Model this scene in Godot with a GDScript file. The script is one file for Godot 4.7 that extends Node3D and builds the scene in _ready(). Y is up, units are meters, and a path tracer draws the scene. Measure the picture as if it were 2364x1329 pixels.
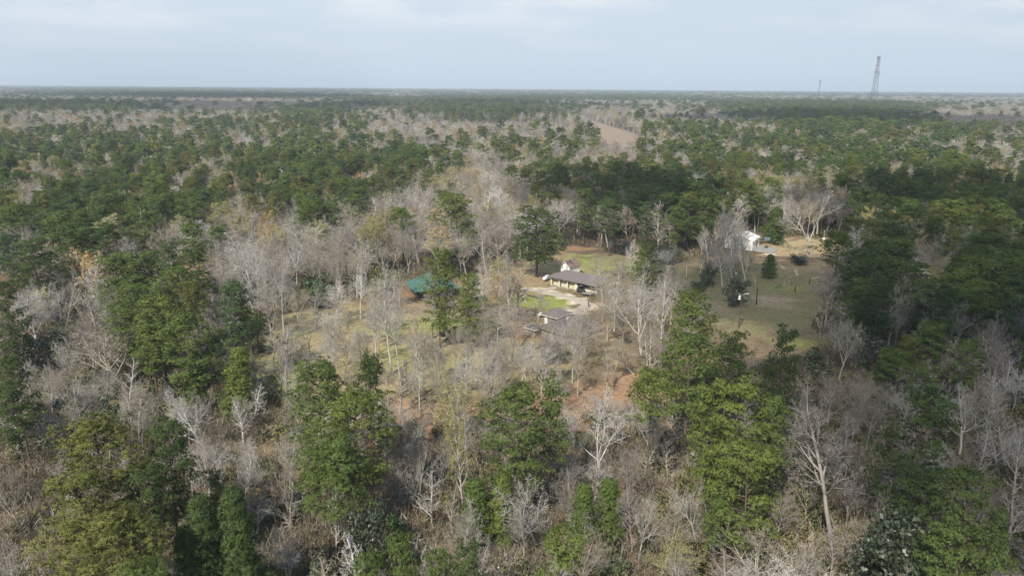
extends Node3D
# A wooded lot seen from the air in late winter: pines and bare hardwoods round a clearing with a house, garage, sheds and a pasture.
# x to the right, -z away from the viewer, metres; the ground is y = 0.

var rng := RandomNumberGenerator.new()
var used := {}
var labels := {}
var M := {}
var pines := []      # detailed pine shapes: {kind, trunk, crown, h, w}
var bares := []
var leafies := []
var evergreens := []
var far_pines := []
var far_bares := []
var taken := {}      # 4 m cells that hold a trunk already

const EYE := Vector3(0, 55, 0)
const PITCH := -15.59
const ROLL := 0.41
const TO_SUN := Vector3(-0.30, 0.72, 0.625)


# ---------------------------------------------------------------- sky
func sky_picture() -> ImageTexture:
	var W := 1024
	var Hh := 512
	var im := Image.create_empty(W, Hh, false, Image.FORMAT_RGBF)
	var n := FastNoiseLite.new()
	n.seed = 21
	n.frequency = 1.0
	n.fractal_octaves = 5
	for j in Hh:
		var el := (0.5 - (j + 0.5) / Hh) * PI
		for i in W:
			var c := Color(0.40, 0.47, 0.55)
			if el > 0.0:
				var up := sin(el)
				c = Color(0.455, 0.53, 0.605).lerp(Color(0.468, 0.545, 0.622), clampf(up / 0.1, 0.0, 1.0)).lerp(Color(0.25, 0.37, 0.56), clampf((up - 0.14) / 0.7, 0.0, 1.0))
				var az := (i + 0.5) / W * TAU
				var p := Vector3(cos(az) * cos(el), sin(el), sin(az) * cos(el))
				var q := p / (p.y + 0.06)        # clouds lie on a layer overhead
				var f := n.get_noise_3d(q.x * 0.55, q.z * 0.55, 3.0)
				var k := clampf(f * 1.8 + 0.15, 0.0, 1.0) * clampf((up - 0.03) / 0.06, 0.0, 1.0)
				c = c.lerp(Color(0.66, 0.68, 0.70), k * 0.6)
				var veil := clampf(n.get_noise_3d(q.x * 0.2, q.z * 0.2, 9.0) + 0.35, 0.0, 1.0) * clampf(up / 0.25, 0.0, 1.0)
				c = c.lerp(Color(0.53, 0.59, 0.66), veil * 0.4)
			im.set_pixel(i, j, c)
	return ImageTexture.create_from_image(im)

# a worn strip of sand; y of each stop is its half width
func lane(called: String, stops: Array, m: Material, y: float) -> void:
	var n := FastNoiseLite.new()
	n.seed = 51
	n.frequency = 0.9
	var path := Curve3D.new()
	for i in stops.size():
		var s: Vector3 = stops[i]
		var before: Vector3 = stops[maxi(i - 1, 0)]
		var after: Vector3 = stops[mini(i + 1, stops.size() - 1)]
		var d := Vector3(after.x - before.x, 0, after.z - before.z) / 6.0
		path.add_point(Vector3(s.x, 0, s.z), -d, d)
	var b := Buf.new()
	var L := path.get_baked_length()
	var steps := int(L / 0.4)
	var last := []
	for k in steps + 1:
		var t := L * k / steps
		var p := path.sample_baked(t)
		var q := path.sample_baked(minf(t + 0.2, L)) - path.sample_baked(maxf(t - 0.2, 0.0))
		var side := Vector3(-q.z, 0, q.x).normalized()
		var f := float(k) / steps * (stops.size() - 1)
		var i := mini(int(f), stops.size() - 2)
		var w := lerpf(stops[i].y, stops[i + 1].y, f - i) * 0.82
		var row := []
		for c in 5:
			var u := c / 2.0 - 1.0
			var wv := w * (1.0 + 0.35 * n.get_noise_2d(t, c * 40.0 + (7.0 if u < 0 else 90.0))) if c == 0 or c == 4 else w
			row.append(p + side * u * wv + Vector3.UP * (y + 0.06 * (1.0 - u * u) - (0.12 if absf(u) == 1.0 else 0.0)))
		if last.size() > 0:
			for c in 4:
				b.col = tinted(0.72, 1.0) if (c + k) % 2 == 0 else tinted(0.85, 1.0)
				b.quad(last[c], last[c + 1], row[c + 1], row[c], Vector3.UP)
		last = row
	structure(called, b.mesh(), m)

func cloud(x: float, z: float, rx: float, rz: float, seed_: int) -> void:
	# x, z: where its shade falls; it floats 650 m up, towards the sun from there
	var at := Vector3(x, 0, z) + TO_SUN / TO_SUN.y * 650.0
	var n := FastNoiseLite.new()
	n.seed = seed_
	n.frequency = 0.9
	n.fractal_octaves = 4
	var b := Buf.new()
	var rows := 18
	var cols := 36
	var grid := []
	for j in rows + 1:
		var el := lerpf(-PI / 2, PI / 2, float(j) / rows)
		for i in cols + 1:
			var az := TAU * (i % cols) / cols
			var d := Vector3(cos(az) * cos(el), sin(el), sin(az) * cos(el))
			var k := 1.0 + 0.35 * n.get_noise_3dv(d * 1.6)
			var h := 0.22 if d.y > 0 else 0.10
			grid.append(Vector3(d.x * rx * k, d.y * minf(rx, rz) * h * k * (1.0 + 0.8 * n.get_noise_3dv(d * 4.0)), d.z * rz * k))
	for j in rows:
		for i in cols:
			var a: Vector3 = grid[j * (cols + 1) + i]
			var c: Vector3 = grid[j * (cols + 1) + i + 1]
			var e: Vector3 = grid[(j + 1) * (cols + 1) + i + 1]
			var f: Vector3 = grid[(j + 1) * (cols + 1) + i]
			b.quad(a, c, e, f, (a + e) * 0.5)
	structure("cloud", b.mesh(), M.cloud, at)

func make_materials() -> void:
	M.cream = grained(paint(0.60, 0.555, 0.42), 0.05, 0.85, 3, 0.5)
	M.cream_door = grained(paint(0.58, 0.545, 0.42), 0.05, 0.85, 3, 0.7)
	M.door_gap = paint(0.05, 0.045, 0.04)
	M.white = grained(paint(0.80, 0.80, 0.79, 0.6), 0.03, 0.88, 4, 0.4)
	M.white_metal = paint(0.80, 0.81, 0.82, 0.4)
	M.grey_metal = paint(0.42, 0.43, 0.44, 0.5, 0.3)
	M.dark_metal = paint(0.06, 0.065, 0.075, 0.4, 0.3)
	M.silver = paint(0.72, 0.73, 0.75, 0.35, 0.25)
	M.brown_roof = grained(paint(0.152, 0.134, 0.132, 0.95), 0.08, 0.62, 6, 0.6)
	M.dark_roof = grained(paint(0.115, 0.10, 0.10, 0.95), 0.08, 0.65, 7, 0.6)
	M.red_roof = grained(paint(0.20, 0.135, 0.115, 0.95), 0.08, 0.65, 8, 0.7)
	M.green_roof = grained(paint(0.06, 0.14, 0.118, 0.6), 0.02, 0.75, 9, 0.3)
	M.dark_trim = paint(0.10, 0.085, 0.075)
	M.pale_brick = grained(paint(0.46, 0.40, 0.33), 0.09, 0.5, 11, 0.8)
	M.grey_wall = grained(paint(0.22, 0.20, 0.19), 0.05, 0.75, 12, 0.6)
	M.dark_wall = grained(paint(0.11, 0.08, 0.06), 0.05, 0.6, 12, 0.6)
	M.concrete = grained(paint(0.30, 0.285, 0.27, 0.95), 0.04, 0.6, 13, 0.25)
	M.sandy = grained(paint(0.48, 0.43, 0.35, 0.95), 0.04, 0.7, 14, 0.3)
	M.gravel = grained(paint(0.52, 0.46, 0.37, 1.0), 0.05, 0.45, 44, 0.25)
	M.stone = grained(paint(0.55, 0.50, 0.43, 0.95), 0.06, 0.6, 15, 0.8)
	M.dark_wood = grained(paint(0.085, 0.062, 0.045), 0.05, 0.6, 16, 0.8)
	M.pole_wood = grained(paint(0.11, 0.062, 0.042), 0.05, 0.6, 17, 0.9)
	M.black_wood = grained(paint(0.035, 0.028, 0.025), 0.05, 0.6, 17, 0.9)
	M.grey_wood = grained(paint(0.28, 0.26, 0.24), 0.05, 0.6, 18, 0.9)
	M.tan_wood = grained(paint(0.45, 0.38, 0.28), 0.05, 0.7, 18, 0.9)
	M.black = paint(0.03, 0.03, 0.032, 0.6)
	M.blue = paint(0.05, 0.16, 0.34, 0.5)
	M.blue_grey = paint(0.12, 0.15, 0.21, 0.5)
	M.globe = paint(0.85, 0.85, 0.83, 0.3)
	M.tower = paint(0.09, 0.088, 0.10, 0.6)
	M.glass_dark = paint(0.03, 0.035, 0.04, 0.1)
	M.cloud = paint(0.9, 0.9, 0.9, 1.0)
	M.cloud.transparency = BaseMaterial3D.TRANSPARENCY_ALPHA
	M.cloud.albedo_color = Color(1, 1, 1, 0.45)
	M.pine_bark = grained(paint(0.155, 0.115, 0.09, 0.95), 0.06, 0.5, 19, 0.8)
	M.limb = grained(paint(0.20, 0.17, 0.145, 0.95), 0.06, 0.5, 19, 0.8)
	M.pine = []
	for c in PINE:
		M.pine.append(leafy(c.r * 1.35, c.g * 1.35, c.b * 1.35))
	M.bark = []
	M.twigs = []
	for c in BARK:
		M.bark.append(grained(paint(c.r * (1.12 if c.r > 0.5 else 1.3), c.g * (1.12 if c.r > 0.5 else 1.3), c.b * (1.12 if c.r > 0.5 else 1.3), 0.95), 0.07, 0.55, 20, 0.7))
		M.twigs.append(paint(c.r * 0.78, c.g * 0.77, c.b * 0.75, 0.95))
	M.leaf = []
	for c in LEAF:
		M.leaf.append(leafy(c.r * 1.2, c.g * 1.2, c.b * 1.2))
	M.far_bark = paint(0.33, 0.22, 0.19, 0.95)
	M.far_pine = leafy(FAR_PINE.r * 1.35, FAR_PINE.g * 1.35, FAR_PINE.b * 1.35)
	M.far_twig = paint(FAR_TWIG.r * 1.0, FAR_TWIG.g * 0.99, FAR_TWIG.b * 0.97, 0.95)
	M.far_leaf = leafy(FAR_LEAF.r * 1.2, FAR_LEAF.g * 1.2, FAR_LEAF.b * 1.2)
	M.brush = paint(BRUSH.r * 1.15, BRUSH.g * 1.15, BRUSH.b * 1.15, 0.95)
	M.gloss = []
	for c in GLOSS:
		M.gloss.append(leafy(c.r * 1.3, c.g * 1.3, c.b * 1.3, 0.45, 0.5))

func make_shapes() -> void:
	for a in [["full", 1], ["full", 2], ["full", 3], ["full", 4], ["head", 5], ["head", 6], ["young", 7], ["young", 8], ["clump", 9], ["clump", 10], ["clump", 11], ["round", 12], ["round", 13], ["round", 14]]:
		pines.append(pine_shape(a[0], 100 + int(a[1]), 38 if a[0] == "head" else (74 if a[0] == "round" else 52), 7, 8, 11, 0.42, 0.034))
	for a in [["broad", 1], ["broad", 2], ["broad", 3], ["broad", 4], ["tall", 5], ["tall", 6], ["tall", 7], ["tall", 8], ["slim", 9], ["slim", 10], ["vase", 11], ["vase", 12], ["lean", 13], ["lean", 14], ["broad", 15], ["broad", 16], ["broad", 17], ["tall", 18], ["tall", 19], ["slim", 20], ["vase", 21], ["vase", 22]]:
		bares.append(bare_shape(a[0], 200 + int(a[1]), 1))
	for s in [bares[0], bares[2], bares[5], bares[7]]:
		var l: Dictionary = s.duplicate()
		l.leaves = leaves_on(s, 301 + leafies.size(), 3800, 0.17)
		leafies.append(l)
	for i in 5:
		evergreens.append(evergreen_shape(400 + i, 20, 150, 0.25))
	for i in 6:
		far_pines.append(pine_shape(["full", "full", "clump", "clump", "head", "full"][i], 500 + i, 26, 5, 5, 5, 0.8, 0.16))
	for i in 6:
		far_bares.append(bare_shape(["broad", "broad", "tall", "tall", "vase", "broad"][i], 600 + i, 0))

func _ready() -> void:
	var camera := Camera3D.new()
	camera.name = "camera"
	camera.position = EYE
	camera.rotation_degrees = Vector3(PITCH, 0, ROLL)
	camera.rotation_order = EULER_ORDER_YXZ
	camera.fov = 43.4
	camera.near = 0.5
	camera.far = 60000.0
	add_child(camera)
	var around := WorldEnvironment.new()
	around.name = "environment"
	var e := Environment.new()
	e.background_mode = Environment.BG_SKY
	e.sky = Sky.new()
	var sm := PanoramaSkyMaterial.new()
	sm.panorama = sky_picture()
	e.sky.sky_material = sm
	e.tonemap_mode = Environment.TONE_MAPPER_LINEAR
	e.tonemap_exposure = 1.4
	e.fog_enabled = true
	e.fog_density = 0.00014
	e.fog_light_color = Color(0.88, 0.94, 1.0)
	e.sdfgi_enabled = true
	e.ssao_enabled = true
	e.ssil_enabled = true
	around.environment = e
	add_child(around)
	var sun := DirectionalLight3D.new()
	sun.name = "sun"
	sun.light_energy = 1.6
	sun.light_color = Color(1.0, 0.965, 0.91)
	sun.light_angular_distance = 0.5
	sun.shadow_enabled = true
	sun.look_at_from_position(Vector3.ZERO, -TO_SUN)
	add_child(sun)

	make_materials()
	# the setting
	var gm := grained(paint(0.16, 0.132, 0.108, 1.0), 0.03, 0.45, 2, 0.02)
	var sheet := PlaneMesh.new()
	sheet.size = Vector2(56000, 56000)
	structure("ground", sheet, gm, Vector3(0, -0.4, 0))
	var near_m := StandardMaterial3D.new()
	near_m.albedo_texture = ground_map()
	near_m.roughness = 1.0
	near_m.metallic_specular = 0.2
	var floor_mesh := ArrayMesh.new()
	var arr := []
	arr.resize(Mesh.ARRAY_MAX)
	var vs := PackedVector3Array()
	var uvs := PackedVector2Array()
	var ns := PackedVector3Array()
	var ix := PackedInt32Array()
	var relief := FastNoiseLite.new()
	relief.seed = 4
	relief.frequency = 0.12
	var G := 160
	for j in G + 1:
		for i in G + 1:
			var edge := minf(minf(i, G - i), minf(j, G - j))
			vs.append(Vector3(MAP_X + MAP_SIDE * i / G, relief.get_noise_2d(i * 2.0, j * 2.0) * 0.16 - (0.35 if edge < 1 else 0.0), MAP_Z + MAP_SIDE * j / G))
			uvs.append(Vector2(float(i) / G, float(j) / G))
			ns.append(Vector3.UP)
			if i < G and j < G:
				var k := j * (G + 1) + i
				ix.append_array(PackedInt32Array([k, k + 1, k + G + 2, k, k + G + 2, k + G + 1]))
	arr[Mesh.ARRAY_VERTEX] = vs
	arr[Mesh.ARRAY_TEX_UV] = uvs
	arr[Mesh.ARRAY_NORMAL] = ns
	arr[Mesh.ARRAY_INDEX] = ix
	floor_mesh.add_surface_from_arrays(Mesh.PRIMITIVE_TRIANGLES, arr)
	structure("forest_floor", floor_mesh, near_m)
	var strip := Buf.new()
	var ring := []
	for p in STRIP:
		ring.append(Vector3(p.x, -0.2, p.y))
	strip.col = Color.WHITE
	strip.plate(ring, Vector3.UP, 0.1)
	structure("hay_field", strip.mesh(), grained(paint(0.29, 0.225, 0.155, 1.0), 0.05, 0.5, 33, 0.03))
	lane("driveway", [Vector3(-2, 1.0, -198), Vector3(2, 1.4, -196.6), Vector3(6, 1.9, -195), Vector3(10, 2.4, -192.5), Vector3(14, 2.6, -189.6), Vector3(17.5, 2.5, -186), Vector3(19.4, 2.6, -182), Vector3(18.6, 2.8, -178), Vector3(15.5, 2.2, -174.8), Vector3(12.6, 1.4, -172.6)], M.gravel, 0.05)
	lane("driveway_apron", [Vector3(12.2, 1.7, -198.4), Vector3(10.4, 1.4, -196.4), Vector3(8.8, 1.8, -194.0)], M.gravel, 0.045)
	lane("sandy_trail", [Vector3(29, 1.1, -102.5), Vector3(25.5, 1.3, -98.5), Vector3(21.5, 1.4, -94), Vector3(18, 1.2, -89.5), Vector3(15.5, 0.9, -85)], M.gravel, 0.05)
	for a in [[120, -190, 76, 48, 1], [96, -106, 54, 48, 2], [52, -318, 42, 48, 3], [205, -300, 85, 52, 4], [620, -1050, 400, 210, 5], [-700, -1500, 480, 330, 6], [-1000, -2600, 600, 350, 7], [40, -1750, 280, 170, 8]]:
		cloud(a[0], a[1], a[2], a[3], a[4])
	make_shapes()
	build_garage()
	build_white_shed()
	build_house()
	build_green_house()
	build_metal_building()
	build_small_things()
	build_pasture_things()
	build_towers()
	plant_named_trees()
	plant_forest()
	give_labels()
	plant_undergrowth()

func plant_named_trees() -> void:
	rng.seed = 1001
	for t in TREES:
		var kind: String = t[0]
		var x: float = t[3]
		var z: float = t[4]
		var h: float = t[5]
		var w: float = t[6]
		var tint: int = t[2]
		trunks.append(Vector3(x, z, w))
		match kind:
			"pine":
				grow_tree("pine_tree", "pine tree", pick(pines, t[1]), M.pine_bark, M.pine[tint], x, z, h, w, 0.0, t[8], "pine trees of the wood")
				n_pine += 1
			"bare":
				var lean: float = t[7]
				if t[1] == "lean" and lean == 0.0:
					lean = 0.001
				if t[1] != "lean" and absf(lean) < 0.03:
					lean = 0.0
				if t[1] == "lean":
					lean = 0.06 * signf(lean)
				grow_tree("bare_tree", "bare tree", pick(bares, t[1]), M.bark[tint], M.twigs[tint], x, z, h, w, clampf(lean, -0.3, 0.3), t[8], "bare hardwood trees of the wood")
				n_bare += 1
			"leafing":
				var s: Dictionary = leafies[rng.randi() % 2 + (2 if t[1] == "tall" else 0)]
				grow_tree("leafing_tree", "leafing tree", s, M.bark[1], M.twigs[2], x, z, h, w, 0.0, t[8], "trees coming into yellow leaf", M.leaf[tint])
			"evergreen":
				grow_tree("evergreen_shrub", "evergreen shrub", evergreens[rng.randi() % evergreens.size()], M.limb, M.gloss[tint], x, z, h, w, 0.0, t[8], "dark broadleaf evergreens")

var trunks := []
var n_pine := 0
var n_bare := 0

func free_of_trunks(x: float, z: float) -> bool:
	for t in trunks:
		var dx: float = t.x - x
		var dz: float = t.y - z
		var r: float = minf(t.z * 0.33, 3.5) + 1.4
		if dx * dx + dz * dz < r * r:
			return false
	return true

func in_view(x: float, z: float, h: float) -> bool:
	var d := (-z) * 0.963 + (55.0 - h) * 0.269
	return d > 5.0 and absf(x / d) < 0.70 and ((55.0 - h) * 0.963 - (-z) * 0.269) / d < 0.385

func plant_forest() -> void:
	rng.seed = 2002
	var clearing := PackedVector2Array(CLEARING)
	var strip := PackedVector2Array(STRIP)
	var near_pine := []
	var near_bare := []
	var near_leaf := []
	for s in pines:
		var q := Spread.new()
		q.mesh = two_materials(both(s), M.far_bark, M.far_pine)
		near_pine.append(q)
	for s in bares:
		var q := Spread.new()
		q.mesh = two_materials(both(s), M.far_twig, M.far_twig)
		near_bare.append(q)
	var fp := []
	for s in far_pines:
		var q := Spread.new()
		q.mesh = two_materials(both(s), M.far_bark, M.far_pine)
		fp.append(q)
	var fb := []
	for s in far_bares:
		var q := Spread.new()
		q.mesh = two_materials(both(s), M.far_twig, M.far_twig)
		fb.append(q)
	for s in leafies:
		var q := Spread.new()
		q.mesh = two_materials(s.leaves, M.far_leaf, M.far_leaf)
		near_leaf.append(q)
	var patch := FastNoiseLite.new()
	patch.seed = 12
	patch.frequency = 0.008
	var tone := FastNoiseLite.new()
	tone.seed = 14
	tone.frequency = 0.012
	var edge_noise := FastNoiseLite.new()
	edge_noise.seed = 61
	edge_noise.frequency = 0.01
	var spots := []
	for zone in [[28.0, 130.0, 4.6], [130.0, 420.0, 6.2], [420.0, 1150.0, 7.8], [1150.0, 3000.0, 15.0], [3000.0, 8500.0, 34.0]]:
		var s: float = zone[2]
		var z := -float(zone[0])
		while z > -float(zone[1]):
			var reach := -z * 0.80 + 28.0
			var x := -reach
			while x < reach:
				spots.append(Vector3(x + rng.randf_range(-0.45, 0.45) * s, z + rng.randf_range(-0.45, 0.45) * s, s))
				x += s
			z -= s
	for p in spots:
		var x: float = p.x
		var z: float = p.y
		var s: float = p.z
		var r := -z
		if r < 420.0 and not free_of_trunks(x, z):
			continue
		var v := Vector2(x, z)
		var yard := false
		if r < 300.0 and Geometry2D.is_point_in_polygon(v, clearing):
			yard = (x < 41.0 and z > -168.0 and rng.randf() < 0.76) or (Vector2(x - 66, (z + 214) * 0.7).length() < 8.5) or (x > 25.0 and x < 44.0 and z < -166.0 and z > -214.0 and rng.randf() < 0.6) or (x > -38.0 and x < -2.0 and z < -166.0 and rng.randf() < 0.4)
			if x > -36.0 and x < -15.0 and z < -158.0:
				continue
			if not yard or Vector2(x - 14, z + 157).length() < 10.5 or Vector2(x - 19, z + 196).length() < 10.0 or Vector2(x + 20, z + 189).length() < 10.0:
				continue
		if r > 500.0 and r < 1400.0 and Geometry2D.is_point_in_polygon(v, strip):
			continue
		if r > 60 and r < 300.0 and (Vector2(x - 88, z + 252).length() < 10.0 or Vector2(x + 24, z + 192).length() < 12.0):
			continue
		var wob := r * 0.045
		var g := growth(x + rng.randf_range(-1, 1) * wob + edge_noise.get_noise_2d(x, z) * wob, z * (1.0 + rng.randf_range(-0.07, 0.07)) + edge_noise.get_noise_2d(z, x) * wob)
		if r < 130.0 and not yard and patch.get_noise_2d(x * 9.0, z * 9.0) < -0.16:
			continue
		if yard:
			g = "B"
		if g == "c":
			continue
		var t := x / (-z * 0.963 + 9.4)
		var pn := patch.get_noise_2d(x, z)
		var chance: float = {"P": 0.66, "p": 0.42, "m": 0.13, "b": 0.04, "B": 0.01, "y": 0.04, "l": 0.0}[g]
		if g != "P" and g != "B" and g != "l":
			chance = clampf(chance * (1.0 + pn * 1.6), 0.01, 0.97)
		if r > 800.0 and (g == "P" or g == "p"):
			chance = 0.92 if g == "P" else 0.6
		if r > 4000.0:
			chance = clampf(0.2 + pn * 1.3, 0.03, 0.8)
		var roll := rng.randf()
		var kind := "pine" if roll < chance and not yard else "bare"
		if kind == "bare" and g != "l" and r > 150.0 and rng.randf() < (0.45 if g == "y" else 0.18):
			kind = "leafing"
		var h: float = rng.randf_range(16.0, 22.0) if kind == "pine" else rng.randf_range(12.0, 18.0)
		if r > 600.0:
			h = rng.randf_range(14.0, 25.0) if kind == "pine" else rng.randf_range(14.0, 20.0)
		if g == "P" and r > 600.0:
			h += 2.0
		if r > 520.0 and r < 800.0 and t > 0.115 and t < 0.175:
			g = "l"
			kind = "bare"
		if g == "l":
			h = rng.randf_range(4.0, 7.5)
		if r < 130.0:
			h = rng.randf_range(6.5, 11.5) if kind == "bare" else rng.randf_range(10.0, 15.0)
		if yard:
			h = rng.randf_range(6.0, 14.0)
		elif t > -0.40 and t < 0.42 and r < 150.0:      # low growth on the side of the clearing that faces the viewer
			var d0 := 118.0 if t < 0.21 else 142.0
			if r < d0 + 4.0:
				h = minf(h, 55.0 - r * 55.0 / d0 + 1.5 + (2.5 if rng.randf() < 0.15 else 0.0))
				if h < 2.6:
					continue
		var w: float = h * (rng.randf_range(0.36, 0.5) if kind == "pine" else rng.randf_range(0.5, 0.8))
		w = maxf(w, minf(s * 1.1, h * 0.85))
		if r > 1150.0:
			w = s * rng.randf_range(0.95, 1.3)
		var turn := rng.randf() * TAU
		var tn := tone.get_noise_2d(x, z)
		if kind == "pine":
			var tint := [0, 1, 1, 1, 2, 3, 4][rng.randi() % 7] as int
			if tn < -0.2 and tint == 2:
				tint = 0
			if r < 420.0:
				if n_pine < 300 and in_view(x, z, h):
					n_pine += 1
					var k: String = ["full", "full", "full", "clump", "clump", "head"][rng.randi() % 6] if h > 12.0 else "young"
					var o := grow_tree("pine_tree", "pine tree", pick(pines, k), M.pine_bark, M.pine[tint], x, z, h, w, 0.0, "", "pine trees of the wood")
					wait_for_label(o, PINE_FORM[k] + PINE_LOOK[tint])
				else:
					var i := rng.randi() % pines.size()
					near_pine[i].add(x, z, w / pines[i].w, h / pines[i].h, turn, vary(shade_of(PINE[tint], FAR_PINE), 0.12))
			else:
				var i := rng.randi() % fp.size()
				fp[i].add(x, z, w / far_pines[i].w, h / far_pines[i].h, turn, vary(shade_of(PINE[tint], FAR_PINE), 0.15))
		else:
			var tint := [0, 1, 1, 2, 2, 3, 3, 2, 2, 3, 1, 3][rng.randi() % 12] as int
			if tn > 0.15 and rng.randf() < 0.6:
				tint = 3
			if r > 420.0:
				tint = [1, 1, 2, 3, 3, 3][rng.randi() % 6]
			if r < 420.0:
				if n_bare < 300 and kind == "bare" and in_view(x, z, h):
					n_bare += 1
					var k: String = ["broad", "broad", "tall", "tall", "slim", "vase"][rng.randi() % 6] if not yard else ["tall", "tall", "slim", "broad"][rng.randi() % 4]
					var o := grow_tree("bare_tree", "bare tree", pick(bares, k), M.bark[tint], M.twigs[tint], x, z, h, w, 0.0, "", "bare hardwood trees of the wood")
					wait_for_label(o, BARE_FORM[k] + BARE_LOOK[tint])
				else:
					var i := rng.randi() % bares.size()
					if kind == "leafing":
						i = [0, 2, 5, 7][rng.randi() % 4]
					var sx: float = clampf(w / bares[i].w, h / bares[i].h * 0.55, h / bares[i].h * 1.8)
					near_bare[i].add(x, z, sx, h / bares[i].h, turn, vary(shade_of(BARK[tint], FAR_TWIG), 0.1))
					if kind == "leafing":
						near_leaf[[0, 2, 5, 7].find(i)].add(x, z, sx, h / bares[i].h, turn, vary(shade_of(LEAF[rng.randi() % 3], FAR_LEAF), 0.12))
			else:
				var i := rng.randi() % fb.size()
				var c := vary(shade_of(BARK[tint], FAR_TWIG), 0.12)
				if kind == "leafing":
					c = vary(shade_of(LEAF[rng.randi() % 3], FAR_TWIG), 0.1)
				fb[i].add(x, z, w / far_bares[i].w, h / far_bares[i].h, turn, c)
	spread_node("pine_forest", near_pine + fp, "pine_stand")
	spread_node("bare_forest", near_bare + fb, "hardwood_stand")
	spread_node("budding_foliage", near_leaf, "leaves")

const FAR_PINE := Color(0.15, 0.18, 0.052)
const FAR_TWIG := Color(0.66, 0.62, 0.57)
const FAR_LEAF := Color(0.44, 0.37, 0.17)

func plant_undergrowth() -> void:
	rng.seed = 3003
	var clearing := PackedVector2Array(CLEARING)
	var list := []
	for i in 5:
		var q := Spread.new()
		q.mesh = thicket_shape(700 + i, 16, 0.028)
		q.mesh.surface_set_material(0, M.brush)
		list.append(q)
	var green := []
	for i in 3:
		var q := Spread.new()
		q.mesh = mossy_shape(720 + i, 260, 0.26)
		q.mesh.surface_set_material(0, M.brush)
		green.append(q)
	var patch := FastNoiseLite.new()
	patch.seed = 41
	patch.frequency = 0.03
	for i in 16000:
		var r := sqrt(lerpf(30.0 * 30.0, 330.0 * 330.0, pow(rng.randf(), 1.35)))
		var x := rng.randf_range(-0.82, 0.82) * r
		var z := -r
		var v := Vector2(x, z)
		var inside := Geometry2D.is_point_in_polygon(v, clearing)
		var pn := patch.get_noise_2d(x, z)
		if inside:
			continue
		var k := rng.randf_range(0.6, 1.4)
		if rng.randf() < clampf((0.32 if r < 150.0 else 0.2) + pn * 0.8, 0.03, 0.7):
			var c := vary([Color(0.075, 0.09, 0.032), Color(0.11, 0.115, 0.04), Color(0.15, 0.13, 0.05)][rng.randi() % 3], 0.2)
			green[rng.randi() % 3].add(x, z, k * 1.1, k * rng.randf_range(0.8, 1.6), rng.randf() * TAU, shade_of(c, BRUSH))
		else:
			var c := vary([Color(0.20, 0.17, 0.115), Color(0.155, 0.13, 0.08), Color(0.27, 0.245, 0.20), Color(0.12, 0.095, 0.06)][rng.randi() % 4], 0.2)
			list[rng.randi() % 5].add(x, z, k * 1.2, k * rng.randf_range(0.8, 1.5), rng.randf() * TAU, shade_of(c, BRUSH))
	for i in 2600:      # young hollies and yaupons among the bare trees
		var r := sqrt(lerpf(60.0 * 60.0, 420.0 * 420.0, pow(rng.randf(), 1.2)))
		var v := Vector2(rng.randf_range(-0.8, 0.8) * r, -r)
		if Geometry2D.is_point_in_polygon(v, clearing) or patch.get_noise_2d(v.x * 0.7, v.y * 0.7 + 300.0) < 0.02:
			continue
		var c := vary([Color(0.06, 0.075, 0.03), Color(0.085, 0.105, 0.036), Color(0.12, 0.125, 0.04)][rng.randi() % 3], 0.2)
		var k := rng.randf_range(1.3, 2.6) if r > 150.0 else rng.randf_range(1.0, 1.7)
		green[rng.randi() % 3].add(v.x, v.y, k, k * rng.randf_range(1.2, 2.2), rng.randf() * TAU, shade_of(c, BRUSH))
	# weeds and tufts of the clearing
	var tufts := []
	for i in 2:
		var q := Spread.new()
		q.mesh = thicket_shape(740 + i, 5, 0.03)
		q.mesh.surface_set_material(0, M.brush)
		tufts.append(q)
	for i in 9000:
		var v := Vector2(rng.randf_range(-60, 130), rng.randf_range(-276, -110))
		if not Geometry2D.is_point_in_polygon(v, clearing):
			continue
		if patch.get_noise_2d(v.x * 2.0, v.y * 2.0) < 0.02:
			continue
		var c := vary([Color(0.32, 0.26, 0.14), Color(0.18, 0.20, 0.07), Color(0.26, 0.2, 0.13)][rng.randi() % 3], 0.2)
		var k := rng.randf_range(0.12, 0.3)
		tufts[i % 2].add(v.x, v.y, k * 1.4, k, rng.randf() * TAU, shade_of(c, BRUSH))
	spread_node("undergrowth", list, "brush")
	spread_node("green_undergrowth", green, "leaves")
	spread_node("grass", tufts, "tuft")

const BRUSH := Color(0.5, 0.45, 0.40)

# ---------------------------------------------------------------- naming
func numbered(called: String) -> String:
	if not used.has(called):
		used[called] = 0
		return called
	used[called] += 1
	return "%s_%03d" % [called, used[called]]

func tag(o: Node, label: String, category: String, group := "") -> Node:
	o.set_meta("label", label)
	o.set_meta("category", category)
	if group != "":
		o.set_meta("group", group)
	labels[label] = true
	return o

func thing(called: String, label: String, category: String, at: Vector3, turn := 0.0, group := "") -> Node3D:
	var o := Node3D.new()
	o.name = numbered(called)
	o.position = at
	o.rotation.y = turn
	add_child(o)
	tag(o, label, category, group)
	return o

func put(called: String, mesh: Mesh, mat: Material, parent: Node, at := Vector3.ZERO, turn := 0.0) -> MeshInstance3D:
	var o := MeshInstance3D.new()
	o.mesh = mesh
	o.material_override = mat
	o.position = at
	o.rotation.y = turn
	if parent == self:
		o.name = numbered(called)
		add_child(o)
	else:
		o.name = called
		var n := 0
		while parent.has_node(NodePath(o.name)):
			n += 1
			o.name = "%s_%03d" % [called, n]
		parent.add_child(o, true)
	return o

func structure(called: String, mesh: Mesh, mat: Material, at := Vector3.ZERO) -> MeshInstance3D:
	var o := put(called, mesh, mat, self, at)
	o.set_meta("kind", "structure")
	return o

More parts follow.
